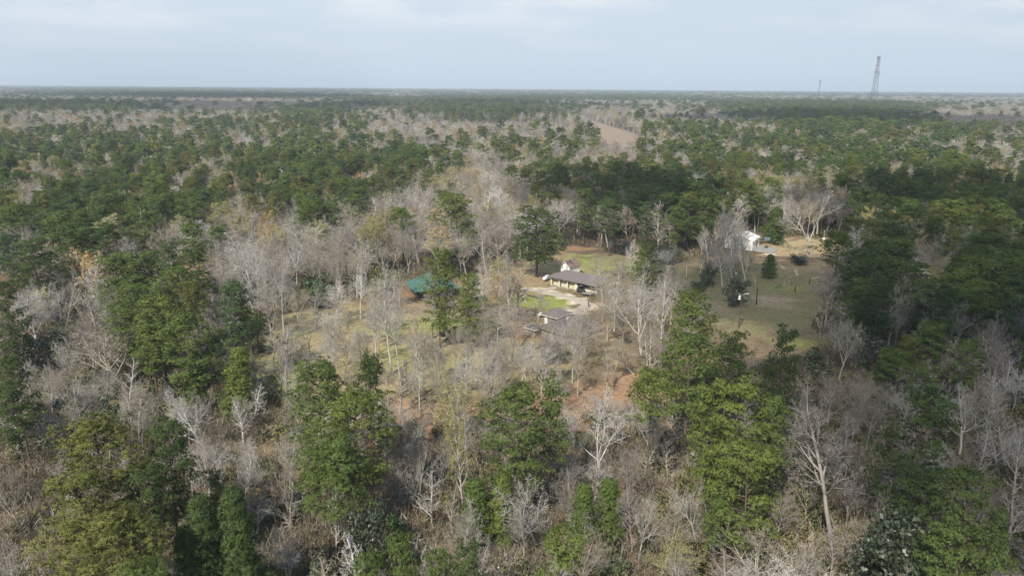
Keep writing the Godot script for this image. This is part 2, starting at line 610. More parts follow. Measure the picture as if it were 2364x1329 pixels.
# ---------------------------------------------------------------- geometry
class Buf:
	var v := PackedVector3Array()
	var n := PackedVector3Array()
	var c := PackedColorArray()
	var col := Color.WHITE

	func tri(a: Vector3, b: Vector3, d: Vector3, na: Vector3, nb: Vector3, nd: Vector3) -> void:
		v.append(a); v.append(b); v.append(d)
		n.append(na); n.append(nb); n.append(nd)
		c.append(col); c.append(col); c.append(col)

	func flat(a: Vector3, b: Vector3, d: Vector3) -> void:      # clockwise seen from the front
		var m := (d - a).cross(b - a).normalized()
		tri(a, b, d, m, m, m)

	func facing(a: Vector3, b: Vector3, d: Vector3, out: Vector3) -> void:   # wound so that its front looks along out
		if (d - a).cross(b - a).dot(out) < 0.0:
			flat(a, d, b)
		else:
			flat(a, b, d)

	func quad(a: Vector3, b: Vector3, d: Vector3, e: Vector3, out: Vector3) -> void:
		facing(a, b, d, out)
		facing(a, d, e, out)

	# a leaf or needle: the front looks along out, shading leans to out so that a clump is lit as a clump
	func blade(a: Vector3, b: Vector3, d: Vector3, out: Vector3, soft: float) -> void:
		var m := (d - a).cross(b - a).normalized()
		if m.dot(out) < 0.0:
			m = -m
			var t := b
			b = d
			d = t
		m = m.lerp(out, soft).normalized()
		tri(a, b, d, m, m, m)

	func prism(p: Vector3, q: Vector3, r: float, s: float, sides: int) -> void:
		var d := (q - p).normalized()
		var x := d.cross(Vector3.UP if absf(d.y) < 0.9 else Vector3.RIGHT).normalized()
		var y := d.cross(x)
		var o := x
		for i in sides:
			var t := TAU * (i + 1) / sides
			var w := x * cos(t) + y * sin(t)
			var a := p + o * r
			var b := p + w * r
			var e := q + w * s
			var f := q + o * s
			if (e - a).cross(b - a).dot(o + w) < 0.0:
				tri(a, e, b, o, w, w)
				tri(a, f, e, o, o, w)
			else:
				tri(a, b, e, o, w, w)
				tri(a, e, f, o, w, o)
			o = w

	func box(lo: Vector3, hi: Vector3) -> void:
		var a := lo
		var b := hi
		quad(Vector3(a.x, a.y, b.z), Vector3(b.x, a.y, b.z), Vector3(b.x, b.y, b.z), Vector3(a.x, b.y, b.z), Vector3(0, 0, 1))
		quad(Vector3(a.x, a.y, a.z), Vector3(b.x, a.y, a.z), Vector3(b.x, b.y, a.z), Vector3(a.x, b.y, a.z), Vector3(0, 0, -1))
		quad(Vector3(b.x, a.y, a.z), Vector3(b.x, a.y, b.z), Vector3(b.x, b.y, b.z), Vector3(b.x, b.y, a.z), Vector3(1, 0, 0))
		quad(Vector3(a.x, a.y, a.z), Vector3(a.x, a.y, b.z), Vector3(a.x, b.y, b.z), Vector3(a.x, b.y, a.z), Vector3(-1, 0, 0))
		quad(Vector3(a.x, b.y, a.z), Vector3(b.x, b.y, a.z), Vector3(b.x, b.y, b.z), Vector3(a.x, b.y, b.z), Vector3(0, 1, 0))
		quad(Vector3(a.x, a.y, a.z), Vector3(b.x, a.y, a.z), Vector3(b.x, a.y, b.z), Vector3(a.x, a.y, b.z), Vector3(0, -1, 0))

	# a flat sheet with thickness: corners in a ring, top side along up
	func plate(ring: Array, up: Vector3, thick: float) -> void:
		var mid := Vector3.ZERO
		for p in ring:
			mid += p
		mid /= ring.size()
		for i in ring.size():
			var a: Vector3 = ring[i]
			var b: Vector3 = ring[(i + 1) % ring.size()]
			facing(a, b, mid, up)
			facing(a - up * thick, b - up * thick, mid - up * thick, -up)
			quad(a, b, b - up * thick, a - up * thick, (a + b) / 2.0 - mid)

	func mesh() -> ArrayMesh:
		var m := ArrayMesh.new()
		if v.size() == 0:
			return m
		var a := []
		a.resize(Mesh.ARRAY_MAX)
		a[Mesh.ARRAY_VERTEX] = v
		a[Mesh.ARRAY_NORMAL] = n
		a[Mesh.ARRAY_COLOR] = c
		m.add_surface_from_arrays(Mesh.PRIMITIVE_TRIANGLES, a)
		return m

func box_mesh(lo: Vector3, hi: Vector3) -> ArrayMesh:
	var b := Buf.new()
	b.box(lo, hi)
	return b.mesh()

func lin(r: float, g: float, b: float, a := 1.0) -> Color:
	var c := Color(r, g, b).linear_to_srgb()
	c.a = a
	return c

func paint(r: float, g: float, b: float, rough := 0.85, metal := 0.0) -> StandardMaterial3D:
	var m := StandardMaterial3D.new()
	m.albedo_color = lin(r, g, b)
	m.roughness = rough
	m.metallic = metal
	m.vertex_color_use_as_albedo = true
	return m

func grained(m: StandardMaterial3D, freq: float, lo: float, seed_: int, scale: float) -> StandardMaterial3D:
	var n := FastNoiseLite.new()
	n.seed = seed_
	n.frequency = freq
	n.fractal_octaves = 4
	var t := NoiseTexture2D.new()
	t.width = 256
	t.height = 256
	t.seamless = true
	t.noise = n
	var g := Gradient.new()
	g.set_color(0, lin(lo, lo, lo))
	g.set_color(1, Color.WHITE)
	t.color_ramp = g
	m.albedo_texture = t
	m.uv1_triplanar = true
	m.uv1_scale = Vector3.ONE * scale
	return m

func leafy(r: float, g: float, b: float, rough := 0.75, shine := 0.25) -> StandardMaterial3D:
	var m := paint(r, g, b, rough)
	m.metallic_specular = shine
	m.backlight_enabled = true
	m.backlight = Color(0.35, 0.35, 0.2)
	return m

func ball() -> Vector3:
	var v := Vector3(rng.randfn(), rng.randfn(), rng.randfn())
	return v.normalized()

func tinted(lo: float, hi: float) -> Color:
	var k := rng.randf_range(lo, hi)
	return Color(k, k, k)

# ---------------------------------------------------------------- trees
func axis(t: float, h: float, bend: Vector3) -> Vector3:
	return Vector3(0, t * h, 0) + bend * h * t * t

# One pine. Sizes are real metres; a copy is scaled to the tree it stands for.
func pine_shape(kind: String, seed_: int, branches: int, puffs: int, tufts: int, blades: int, bl: float, bw: float) -> Dictionary:
	rng.seed = seed_
	var h := 22.0
	var R := 4.6
	var base := 0.32
	match kind:
		"head": base = 0.62
		"young": base = 0.10
		"clump": base = 0.42
		"round":
			base = 0.22
			R = 5.4
	if kind == "young":
		h = 14.0
		R = 3.2
	var tb := Buf.new()
	var cb := Buf.new()
	var bend := Vector3(rng.randfn(0, 0.02), 0, rng.randfn(0, 0.02))
	var lobe := FastNoiseLite.new()
	lobe.seed = seed_
	lobe.frequency = 0.55
	var r0 := h * 0.0115
	for i in 10:
		var t0 := i / 10.0
		var t1 := (i + 1) / 10.0
		tb.col = tinted(0.7, 1.0)
		tb.prism(axis(t0, h, bend), axis(t1, h, bend), lerpf(r0, 0.04, t0), lerpf(r0, 0.04, t1), 6)
	var az := rng.randf() * TAU
	for i in branches:
		var s := (i + rng.randf()) / branches
		if kind == "head":
			s = pow(s, 0.7)
		var t := lerpf(base, 0.985, s)
		var prof := 0.0
		if kind == "young":
			prof = 0.1 + 0.95 * pow(1.0 - s, 0.8)
			if s < 0.12:
				prof *= 0.7 + 2.5 * s
		else:
			prof = sqrt(maxf(0.0, 1.0 - pow((s - 0.3) / 0.78, 2.0))) if s > 0.3 else 0.62 + 0.38 * s / 0.3
			if kind == "head":
				prof = sqrt(maxf(0.05, 1.0 - pow((s - 0.35) / 0.75, 2.0)))
		az += 2.4 + rng.randfn(0, 0.35)
		var d0 := Vector3(cos(az), 0, sin(az))
		var wob := lobe.get_noise_3d(d0.x * 2.0, s * 4.0, d0.z * 2.0)
		if wob < -0.24 and kind != "young":
			continue
		prof *= 0.94 + (1.1 if kind == "clump" else 0.8) * wob
		var L := maxf(0.5, R * prof * rng.randf_range(0.72, 1.08))
		var up := lerpf(-0.1, 0.75, s) + rng.randfn(0, 0.1)
		if kind == "head":
			up = lerpf(0.1, 0.8, s) + rng.randfn(0, 0.1)
		var p := axis(t, h, bend)
		var dir := (d0 + Vector3.UP * up).normalized()
		tb.col = tinted(0.6, 0.9)
		var q := p + dir * L * 0.55
		var tip := q + (dir + Vector3.UP * 0.25 + ball() * 0.12).normalized() * L * 0.45
		tb.prism(p, q, 0.035 + L * 0.012, 0.03 + L * 0.005, 3)
		tb.prism(q, tip, 0.03 + L * 0.005, 0.012, 3)
		var side := dir.cross(Vector3.UP).normalized()
		for k in puffs:
			var u := 1.0 - pow(rng.randf(), 1.3) * 0.72
			var off := side * rng.randfn(0, 0.22) * L * (1.15 - 0.5 * u) + Vector3.UP * rng.randfn(0, 0.12)
			var c := (p.lerp(q, u / 0.55) if u < 0.55 else q.lerp(tip, (u - 0.55) / 0.45)) + off
			if k > 0 and off.length() > 0.25:
				tb.prism(c - off * 0.9, c, 0.025, 0.01, 3)
			var pr := rng.randf_range(0.5, 0.9) * (1.25 if bl > 0.6 else 1.0)
			var pt := rng.randf_range(0.62, 1.0)
			var warm := rng.randf_range(0.9, 1.0)
			for j in tufts:
				var o := ball()
				o.y = absf(o.y) * 1.2 - 0.35
				var tc := c + Vector3(o.x * pr, o.y * pr * 0.8, o.z * pr)
				var out := (o * 0.7 + Vector3.UP * 0.55 + d0 * 0.4).normalized()
				var tt := pt * rng.randf_range(0.82, 1.0)
				cb.col = Color(tt * warm, tt, tt * 0.95)
				for b in blades:
					var e := (out * 0.75 + ball() * 0.85).normalized()
					var w := e.cross(ball()).normalized() * bw
					cb.blade(tc - w, tc + w, tc + e * bl * rng.randf_range(0.8, 1.2), out, 0.62)
	return finish(kind, tb, cb)

func finish(kind: String, tb: Buf, cb: Buf) -> Dictionary:
	var top := 0.0
	var rs := PackedFloat32Array()
	var src := cb.v if cb.v.size() > 0 else tb.v
	for i in range(0, src.size(), 7):
		top = maxf(top, src[i].y)
		rs.append(Vector2(src[i].x, src[i].z).length())
	rs.sort()
	return {"kind": kind, "trunk": tb.mesh(), "crown": cb.mesh(), "h": top, "w": 2.0 * rs[int(rs.size() * 0.96)], "n": (tb.v.size() + cb.v.size()) / 3}

# One bare tree: trunk and limbs in one mesh, branches and twigs in the other. detail 1 near, 0 far.
var tw: Buf
var bt: Buf
func grow(p: Vector3, d: Vector3, L: float, r: float, lvl: int, spec: Dictionary) -> void:
	var last: int = spec.last
	if lvl > last:
		bt.col = tinted(0.72, 1.0)
		var e := p + (d + ball() * 0.25).normalized() * L
		var w: Vector3 = d.cross(ball()).normalized() * float(spec.twig)
		bt.blade(p - w, p + w, e, (Vector3.UP + ball() * 0.7).normalized(), 0.35)
		return
	var buf: Buf = tw if lvl < spec.limbs else bt
	var segs: int = [7, 5, 3, 2, 1, 1][lvl]
	var sides: int = [6, 5, 4, 3, 3, 3][lvl]
	var pts := [p]
	var dirs := [d]
	var end: float = r * ([0.42, 0.36, 0.34, 0.35, 0.4, 0.4][lvl])
	for i in segs:
		d = (d + ball() * float(spec.wob) * (0.5 if lvl == 0 else 1.0) + Vector3.UP * float(spec.rise) * (1.0 if lvl > 0 else 0.3)).normalized()
		var q: Vector3 = pts[-1] + d * L / segs
		buf.col = tinted(0.78, 1.0)
		buf.prism(pts[-1], q, lerpf(r, end, float(i) / segs), lerpf(r, end, float(i + 1) / segs), sides)
		pts.append(q)
		dirs.append(d)
	var kids: int = spec.kids[lvl]
	var start: float = spec.start[lvl]
	var az := rng.randf() * TAU
	for k in kids:
		var t := lerpf(start, 1.0, (k + rng.randf() * 0.9) / kids)
		if k == kids - 1:
			t = 1.0
		var f := t * segs
		var i := mini(int(f), segs - 1)
		var at: Vector3 = pts[i].lerp(pts[i + 1], f - i)
		var dd: Vector3 = dirs[i + 1]
		az += 2.4 + rng.randfn(0, 0.4)
		var x := dd.cross(Vector3.UP if absf(dd.y) < 0.95 else Vector3.RIGHT).normalized()
		var y := dd.cross(x)
		var ang: float = deg_to_rad(rng.randf_range(spec.ang[lvl] * 0.65, spec.ang[lvl] * 1.25))
		if t >= 1.0:
			ang *= 0.3
		var nd := (dd * cos(ang) + (x * cos(az) + y * sin(az)) * sin(ang)).normalized()
		var shrink := 1.0 - float(spec.taper[lvl]) * (t - start) / maxf(0.01, 1.0 - start)
		grow(at, nd, L * float(spec.len[lvl]) * shrink * rng.randf_range(0.7, 1.15), maxf(0.009, lerpf(r, end, t) * 0.66), lvl + 1, spec)

func bare_shape(kind: String, seed_: int, detail: int) -> Dictionary:
	rng.seed = seed_
	tw = Buf.new()
	bt = Buf.new()
	var spec := {"last": 4, "limbs": 3, "twig": 0.018, "wob": 0.13, "rise": 0.08, "kids": [8, 6, 5, 4, 4], "start": [0.42, 0.3, 0.25, 0.2, 0.2], "ang": [48.0, 45.0, 45.0, 42.0, 40.0], "len": [0.72, 0.6, 0.6, 0.6, 0.75], "taper": [0.2, 0.35, 0.3, 0.3, 0.2]}
	var L := 6.5
	var r := 0.19
	match kind:
		"tall":
			spec.kids = [14, 5, 5, 4, 4]
			spec.start = [0.38, 0.3, 0.25, 0.2, 0.2]
			spec.len = [0.30, 0.6, 0.6, 0.6, 0.75]
			spec.ang = [42.0, 40.0, 42.0, 42.0, 40.0]
			spec.taper = [0.45, 0.35, 0.3, 0.3, 0.2]
			spec.rise = 0.1
			L = 15.0
			r = 0.2
		"slim":
			spec.kids = [20, 4, 4, 4, 3]
			spec.start = [0.22, 0.25, 0.2, 0.2, 0.2]
			spec.len = [0.24, 0.5, 0.5, 0.5, 0.6]
			spec.ang = [45.0, 40.0, 40.0, 40.0, 40.0]
			spec.taper = [0.65, 0.35, 0.3, 0.3, 0.2]
			spec.rise = 0.1
			L = 9.0
			r = 0.12
		"vase":
			spec.kids = [4, 7, 6, 5, 4]
			spec.start = [0.55, 0.3, 0.25, 0.2, 0.2]
			spec.len = [1.9, 0.45, 0.5, 0.55, 0.6]
			spec.ang = [30.0, 42.0, 42.0, 42.0, 40.0]
			spec.taper = [0.1, 0.45, 0.3, 0.3, 0.2]
			L = 3.8
			r = 0.2
		"lean":
			spec.kids = [8, 6, 5, 5, 4]
			spec.start = [0.4, 0.3, 0.25, 0.2, 0.2]
			spec.len = [0.5, 0.55, 0.55, 0.55, 0.6]
			spec.rise = 0.14
			L = 8.5
			r = 0.19
	if detail == 0:
		spec.last = 3
		spec.twig = 0.075
		spec.kids = [mini(spec.kids[0], 11), 5, 5, 6, 0]
	var d := Vector3(rng.randfn(0, 0.05), 1, rng.randfn(0, 0.05)).normalized()
	if kind == "lean":
		d = Vector3(0.45, 1, 0).normalized()
	if kind == "broad" and detail == 1:
		d = Vector3(rng.randfn(0, 0.1), 1, rng.randfn(0, 0.1)).normalized()
	grow(Vector3(0, -0.1, 0), d, L, r, 0, spec)
	return finish(kind, tw, bt)

# Leaves or buds at the twig ends of a bare tree
func leaves_on(shape: Dictionary, seed_: int, count: int, size: float) -> ArrayMesh:
	rng.seed = seed_
	var src: PackedVector3Array = shape.crown.surface_get_arrays(0)[Mesh.ARRAY_VERTEX]
	var b := Buf.new()
	var mid := Vector3(0, shape.h * 0.62, 0)
	for i in count:
		var p := src[rng.randi() % src.size()] + ball() * 0.15
		if (p - mid).length() < shape.w * 0.22:
			continue
		var out := ((p - mid).normalized() * 0.6 + Vector3.UP * 0.6 + ball() * 0.4).normalized()
		var e := ball() * size
		var w := e.cross(ball()).normalized() * size * 0.45
		b.col = tinted(0.65, 1.0)
		b.blade(p - w, p + w, p + e, out, 0.5)
	return b.mesh()

# A broadleaf evergreen or bush: leaf sprays on lobes round short stems
func evergreen_shape(seed_: int, lobes: int, leaves: int, size: float) -> Dictionary:
	rng.seed = seed_
	var tb := Buf.new()
	var cb := Buf.new()
	for i in 4:
		var a := rng.randf() * TAU
		tb.col = tinted(0.7, 1.0)
		tb.prism(Vector3(cos(a) * 0.1, 0, sin(a) * 0.1), Vector3(cos(a) * 1.0, 3.0, sin(a) * 1.0), 0.09, 0.03, 5)
	for i in lobes:
		var o := ball()
		var c := Vector3(o.x * 1.7, 2.6 + o.y * 1.9, o.z * 1.7) * rng.randf_range(0.65, 1.25)
		if c.y < 0.7:
			c.y = 0.7 + rng.randf() * 0.5
		tb.prism(Vector3(c.x * 0.2, c.y * 0.5, c.z * 0.2), c, 0.04, 0.01, 3)
		var rad := rng.randf_range(0.5, 1.15)
		var lt := rng.randf_range(0.7, 1.0)
		for j in leaves:
			var n := ball()
			var p := c + n * rad * pow(rng.randf(), 0.25)
			var out := (n + Vector3.UP * 0.35).normalized()
			var e := (n * 0.4 + ball()).normalized() * size
			var w := e.cross(out).normalized() * size * 0.34
			cb.col = tinted(0.6 * lt, lt)
			cb.blade(p - e * 0.5, p + w, p + e * 0.5, out, 0.45)
			cb.blade(p - e * 0.5, p - w, p + e * 0.5, out, 0.45)
	return finish("evergreen", tb, cb)

# A twig thicket of the forest floor
func thicket_shape(seed_: int, stems: int, twig: float) -> ArrayMesh:
	rng.seed = seed_
	var b := Buf.new()
	for i in stems:
		var p := Vector3(rng.randfn(0, 0.7), 0, rng.randfn(0, 0.7))
		var d := (Vector3.UP + ball() * 0.4).normalized()
		var L := rng.randf_range(0.9, 2.3)
		b.col = tinted(0.6, 1.0)
		b.blade(p - Vector3(twig * 1.3, 0, 0), p + Vector3(twig * 1.3, 0, 0), p + d * L, Vector3(0, 0.5, 1), 0.2)
		for k in 6:
			var q := p + d * L * rng.randf_range(0.3, 0.95)
			var e := (d + ball() * 0.9).normalized() * rng.randf_range(0.4, 0.9)
			var w := e.cross(ball()).normalized() * twig
			b.col = tinted(0.6, 1.0)
			b.blade(q - w, q + w, q + e, Vector3.UP, 0.3)
	return b.mesh()

func mossy_shape(seed_: int, leaves: int, size: float) -> ArrayMesh:
	rng.seed = seed_
	var b := Buf.new()
	for j in leaves:
		var n := ball()
		n.y = absf(n.y)
		var p := Vector3(n.x * 1.1, n.y * 1.3, n.z * 1.1) * pow(rng.randf(), 0.3)
		var e := (n * 0.5 + ball()).normalized() * size
		var w := e.cross(ball()).normalized() * size * 0.35
		b.col = tinted(0.6, 1.0)
		b.blade(p - w, p + w, p + e, (n + Vector3.UP * 0.4).normalized(), 0.5)
	return b.mesh()

# the two meshes of a shape as one mesh of two surfaces, for the far forest
func both(s: Dictionary) -> ArrayMesh:
	var m := ArrayMesh.new()
	for part in [s.trunk, s.crown]:
		if part.get_surface_count() > 0:
			m.add_surface_from_arrays(Mesh.PRIMITIVE_TRIANGLES, part.surface_get_arrays(0))
	return m

# ---------------------------------------------------------------- the ground's own colours
const MAP := 1024
const MAP_X := -140.0
const MAP_Z := -320.0
const MAP_SIDE := 320.0

func paint_spot(im: Image, noise: FastNoiseLite, x: float, z: float, rx: float, rz: float, turn: float, c: Color, soft: float, strength: float) -> void:
	var k := MAP / MAP_SIDE
	var reach := maxf(rx, rz) * 1.35
	var x0 := clampi(int((x - reach - MAP_X) * k), 0, MAP - 1)
	var x1 := clampi(int((x + reach - MAP_X) * k), 0, MAP - 1)
	var z0 := clampi(int((z - reach - MAP_Z) * k), 0, MAP - 1)
	var z1 := clampi(int((z + reach - MAP_Z) * k), 0, MAP - 1)
	var co := cos(turn)
	var si := sin(turn)
	for j in range(z0, z1 + 1):
		for i in range(x0, x1 + 1):
			var dx := MAP_X + i / k - x
			var dz := MAP_Z + j / k - z
			var u := (dx * co + dz * si) / rx
			var w := (dz * co - dx * si) / rz
			var d := sqrt(u * u + w * w)
			if d > 1.35:
				continue
			d += noise.get_noise_2d(i, j) * 0.55
			var a := clampf((1.0 - d) / soft, 0.0, 1.0) * strength
			if a > 0.0:
				im.set_pixel(i, j, im.get_pixel(i, j).lerp(c, a))

func ground_map() -> ImageTexture:
	var im := Image.create_empty(MAP, MAP, false, Image.FORMAT_RGB8)
	var n1 := FastNoiseLite.new()
	n1.seed = 5
	n1.frequency = 0.02
	n1.fractal_octaves = 5
	var n2 := FastNoiseLite.new()
	n2.seed = 9
	n2.frequency = 0.045
	n2.fractal_octaves = 4
	var litter := Color(0.105, 0.083, 0.055)
	var straw := Color(0.17, 0.13, 0.082)
	for j in MAP:
		for i in MAP:
			im.set_pixel(i, j, litter.lerp(straw, clampf(0.5 + n1.get_noise_2d(i, j) * 1.3, 0.0, 1.0)))
	var dry := Color(0.275, 0.232, 0.13)
	var tan := Color(0.33, 0.265, 0.155)
	var grass := Color(0.195, 0.225, 0.062)
	var olive := Color(0.165, 0.15, 0.08)
	var rust := Color(0.27, 0.172, 0.108)
	var sand := Color(0.62, 0.535, 0.42)
	var bare := Color(0.30, 0.24, 0.18)
	# x, z, half width, half depth, turn, colour, softness, strength
	for a in [
		[-18, -148, 46, 36, 0.0, dry, 0.5, 0.9], [8, -215, 28, 34, 0.2, dry, 0.5, 0.8], [-45, -165, 16, 28, 0.0, dry, 0.5, 0.7], [-66, -118, 14, 10, 0.0, dry, 0.6, 0.7],
		[70, -190, 36, 44, 0.2, olive, 0.4, 0.95], [50, -212, 14, 16, 0.0, olive, 0.5, 0.8], [108, -252, 27, 22, 0.0, tan, 0.4, 0.95], [97, -225, 20, 14, 0.0, tan, 0.6, 0.7],
		[88, -215, 12, 12, 0.0, olive, 0.7, 0.6], [78, -200, 9, 6, 0.0, grass, 0.8, 0.6], [66, -152, 7, 5, 0.0, grass, 0.8, 0.5], [70, -187, 9, 6, 0.0, bare, 0.8, 0.7], [68, -181, 9, 3, 0.3, bare, 0.9, 0.5], [52, -180, 9, 8, 0, bare, 0.8, 0.55],
		[-49, -132, 12, 16, 0.3, grass, 0.7, 0.75], [-52, -155, 5, 12, 0.3, grass, 0.9, 0.6], [-16, -165, 14, 9, 0.0, grass, 0.9, 0.75], [-30, -160, 9, 7, 0.0, grass, 0.9, 0.6], [-22, -140, 16, 10, 0.0, grass, 1.0, 0.55], [-44, -120, 8, 10, 0.2, grass, 0.9, 0.7],
		[8, -184, 10, 8, -0.5, grass, 0.35, 0.95], [0, -187, 9, 7, 0.0, grass, 0.8, 0.5], [27, -228, 13, 14, 0.0, grass, 0.6, 0.8], [40, -220, 10, 12, 0.0, grass, 0.7, 0.55], [12, -191, 8, 3, 0.6, grass, 0.8, 0.7], [15, -188.5, 5, 2.0, 0.7, grass, 0.6, 0.9],
		[-17, -111, 22, 12, 0.0, rust, 0.7, 0.85], [10, -118, 18, 12, 0.0, rust, 0.7, 0.75], [26, -127, 14, 14, 0.0, rust, 0.6, 0.9], [4, -159, 8, 7, 0.0, rust, 0.6, 0.85], [3, -172, 7, 7, 0.0, rust, 0.6, 0.85], [-33, -189, 12, 5, 0.0, rust, 0.7, 0.7], [-19, -180, 9, 4, 0.0, rust, 0.7, 0.7],
		[20, -249, 13, 5, 0.0, rust, 0.7, 0.85], [4, -206, 8, 5, 0.0, rust, 0.8, 0.6], [38, -140, 7, 9, 0.0, rust, 0.7, 0.8], [90, -244, 8, 6, 0.0, rust, 0.9, 0.4], [117, -247, 9, 3, 0.2, rust, 0.9, 0.4], [-75, -103, 12, 8, 0, rust, 0.9, 0.5],
		[18, -88, 7, 5, 0.0, tan, 0.7, 0.7], [3, -102, 12, 7, 0.0, tan, 0.8, 0.5], [-32, -100, 9, 8, 0.0, tan, 0.8, 0.5],
		[0, -197, 4, 1.2, 0.0, sand, 0.9, 0.8], [5, -196, 4, 1.6, -0.4, sand, 0.8, 0.8], [10, -192.5, 4, 2.2, -0.6, sand, 0.7, 0.85], [14, -189, 4, 2.2, -0.75, sand, 0.7, 0.9], [18, -185, 5, 2.2, -0.8, sand, 0.7, 0.9], [20, -180, 3, 4, 0.2, sand, 0.8, 0.8], [16, -176, 6, 2.6, 0.7, sand, 0.9, 0.7], [9.6, -196, 3.4, 1.6, 0.8, sand, 0.8, 0.75], [23, -182, 4, 3, 0.0, sand, 0.9, 0.5],
		[86.5, -226, 0.7, 5, 0.1, sand, 0.9, 0.6], [87.8, -217, 0.7, 6, 0.3, sand, 0.9, 0.6], [91, -211, 4, 0.8, -0.6, sand, 0.9, 0.5], [105, -240, 12, 0.8, -0.15, sand, 0.9, 0.35], [112, -236, 12, 0.8, -0.2, sand, 0.9, 0.35],
		[24, -97, 5, 1.6, -0.8, sand, 0.8, 0.75], [19, -91, 5, 1.8, -0.9, sand, 0.8, 0.75],
	]:
		var c: Color = a[5]
		paint_spot(im, n2, a[0], a[1], a[2], a[3], a[4], c, a[6], a[7])
	# grain: dead leaves and tufts, and the map's edge running out into plain litter
	rng.seed = 77
	for j in MAP:
		for i in MAP:
			var k := 0.8 + 0.32 * rng.randf() + 0.35 * n2.get_noise_2d(i * 5.0, j * 5.0)
			var c := im.get_pixel(i, j) * k
			im.set_pixel(i, j, c.linear_to_srgb())
	return ImageTexture.create_from_image(im)

# ---------------------------------------------------------------- what grows where, by bearing (columns, left to right) and range (rows, far to near)
# P dense pine, p mostly pine, m mixed, b mostly bare, B bare, y bare and leafing, l low scrub, c clearing
const RANGES := [4653.0, 2367.0, 1508.0, 1105.0, 814.0, 611.0, 469.0, 369.0, 303.0, 251.0, 214.0, 180.0, 155.0, 133.0, 111.0, 92.0, 74.0]
const GROWTH := [
	"mmmbmmbmmmmm mmmmmmmbmmmm",
	"mpmPPPppbbpm ppppmmbmbbbb",
	"mmmbBBbbpppP pbbmmpPPpmmb",
	"PPPmbbmpbmPP pBbmbpPPPBBB",
	"bbmbbmmpblll llBmbmpPPBBB",
	"bmmbmpppmbbb bmbppmpppppp",
	"pmpppmppbmbm mmmmppppppmm",
	"pppppBppPPbb bmmppppppppm",
	"mbppmpPPmbbB bPbPPmbBmPPp",
	"pPPPppPPmbbb bpbPPPBBmPPP",
	"pPPPpmBmBBBb bmbPPbBBBpPP",
	"bppbmbBBBBBb BbbPPbpbmPbP",
	"bbbbbBBBBBBB bbcBBbBBmpBp",
	"mmbbbBBBBBBB BcccccccpPmp",
	"bbbbbBBBBBBb BcccccccpPmb",
	"bbbbbBBBBBBB BBBBBbBBBBmb",
	"BBBBBBBBBBBB BBBBbbBBBBBB",
	"bBbBBBBBBBBB BBBBBbBBBBbb",
]
const CLEARING := [Vector2(-54.8, -148), Vector2(-57, -168), Vector2(-55, -182), Vector2(-35, -185), Vector2(-33, -204), Vector2(-4.2, -208.8), Vector2(-0.4, -229), Vector2(8.2, -231), Vector2(20, -251), Vector2(37, -252), Vector2(53.4, -230), Vector2(72, -238), Vector2(78, -262), Vector2(97, -273), Vector2(128, -272), Vector2(117, -240), Vector2(96, -206), Vector2(75, -169), Vector2(66, -146), Vector2(50, -138), Vector2(38, -138), Vector2(31, -128), Vector2(20, -116), Vector2(5, -112), Vector2(-19, -111), Vector2(-28, -121), Vector2(-42, -122)]
const STRIP := [Vector2(98, -1350), Vector2(128, -1350), Vector2(142, -1064), Vector2(150, -905), Vector2(144, -800), Vector2(126, -715), Vector2(104, -690), Vector2(90, -780), Vector2(96, -900), Vector2(102, -1084)]

func growth(x: float, z: float) -> String:
	var t := x / (-z * 0.963 + 9.4)
	var col := clampi(int((t + 0.7078) / 0.059), 0, 23)
	var row := 0
	while row < RANGES.size() and -z < RANGES[row]:
		row += 1
	var line: String = GROWTH[row].replace(" ", "")
	return line[col]

# ---------------------------------------------------------------- planting
const PINE := [Color(0.066, 0.095, 0.030), Color(0.096, 0.132, 0.036), Color(0.124, 0.152, 0.037), Color(0.128, 0.132, 0.037), Color(0.073, 0.107, 0.044)]
const BARK := [Color(0.57, 0.55, 0.52), Color(0.46, 0.435, 0.40), Color(0.375, 0.335, 0.265), Color(0.315, 0.285, 0.255), Color(0.17, 0.145, 0.12)]
const LEAF := [Color(0.27, 0.255, 0.07), Color(0.37, 0.25, 0.085), Color(0.33, 0.31, 0.14)]
const GLOSS := [Color(0.085, 0.105, 0.06), Color(0.045, 0.06, 0.032), Color(0.055, 0.105, 0.03)]
const PINE_LOOK := ["dark green pine", "mid green pine", "yellow green pine", "olive pine", "bluish green pine"]
const PINE_FORM := {"full": "full ", "clump": "ragged ", "head": "high crowned ", "young": "young "}
const BARE_FORM := {"broad": "spreading ", "tall": "tall ", "slim": "slim ", "vase": "forked "}
const BARE_LOOK := ["whitish bare tree", "pale grey bare tree", "tan bare tree", "mauve grey bare tree", "brown bare tree"]
const LEAF_LOOK := ["yellow green leafing tree", "tan yellow leafing tree", "pale yellow leafing tree"]
const MARKS := [["green roofed house", -22.0, -190.0], ["garage", 16.0, -197.0], ["white shed", 18.0, -213.0], ["main house", 13.0, -158.0], ["utility pole", 54.0, -163.0], ["white metal building", 82.0, -255.0], ["blue feeder", 76.0, -212.0],
	["white lamp cluster", 102.8, -223.7], ["lone flat headed pine", -62.9, -221.0], ["orange yellow tree", -95.0, -160.0], ["big round dark pine", 7.4, -209.1], ["clear trunk pine", 18.7, -88.6], ["silvery white tree", 3.3, -77.8],
	["huge olive pine", -42.2, -66.8], ["broad green pine", -24.3, -85.9], ["dark dome pine", 47.2, -77.3], ["big round bare tree", 138.0, -216.0], ["twin trunk tree", 102.1, -240.8], ["bright sunlit column", 28.0, -80.0], ["pale yellow tree", -27.0, -330.0]]

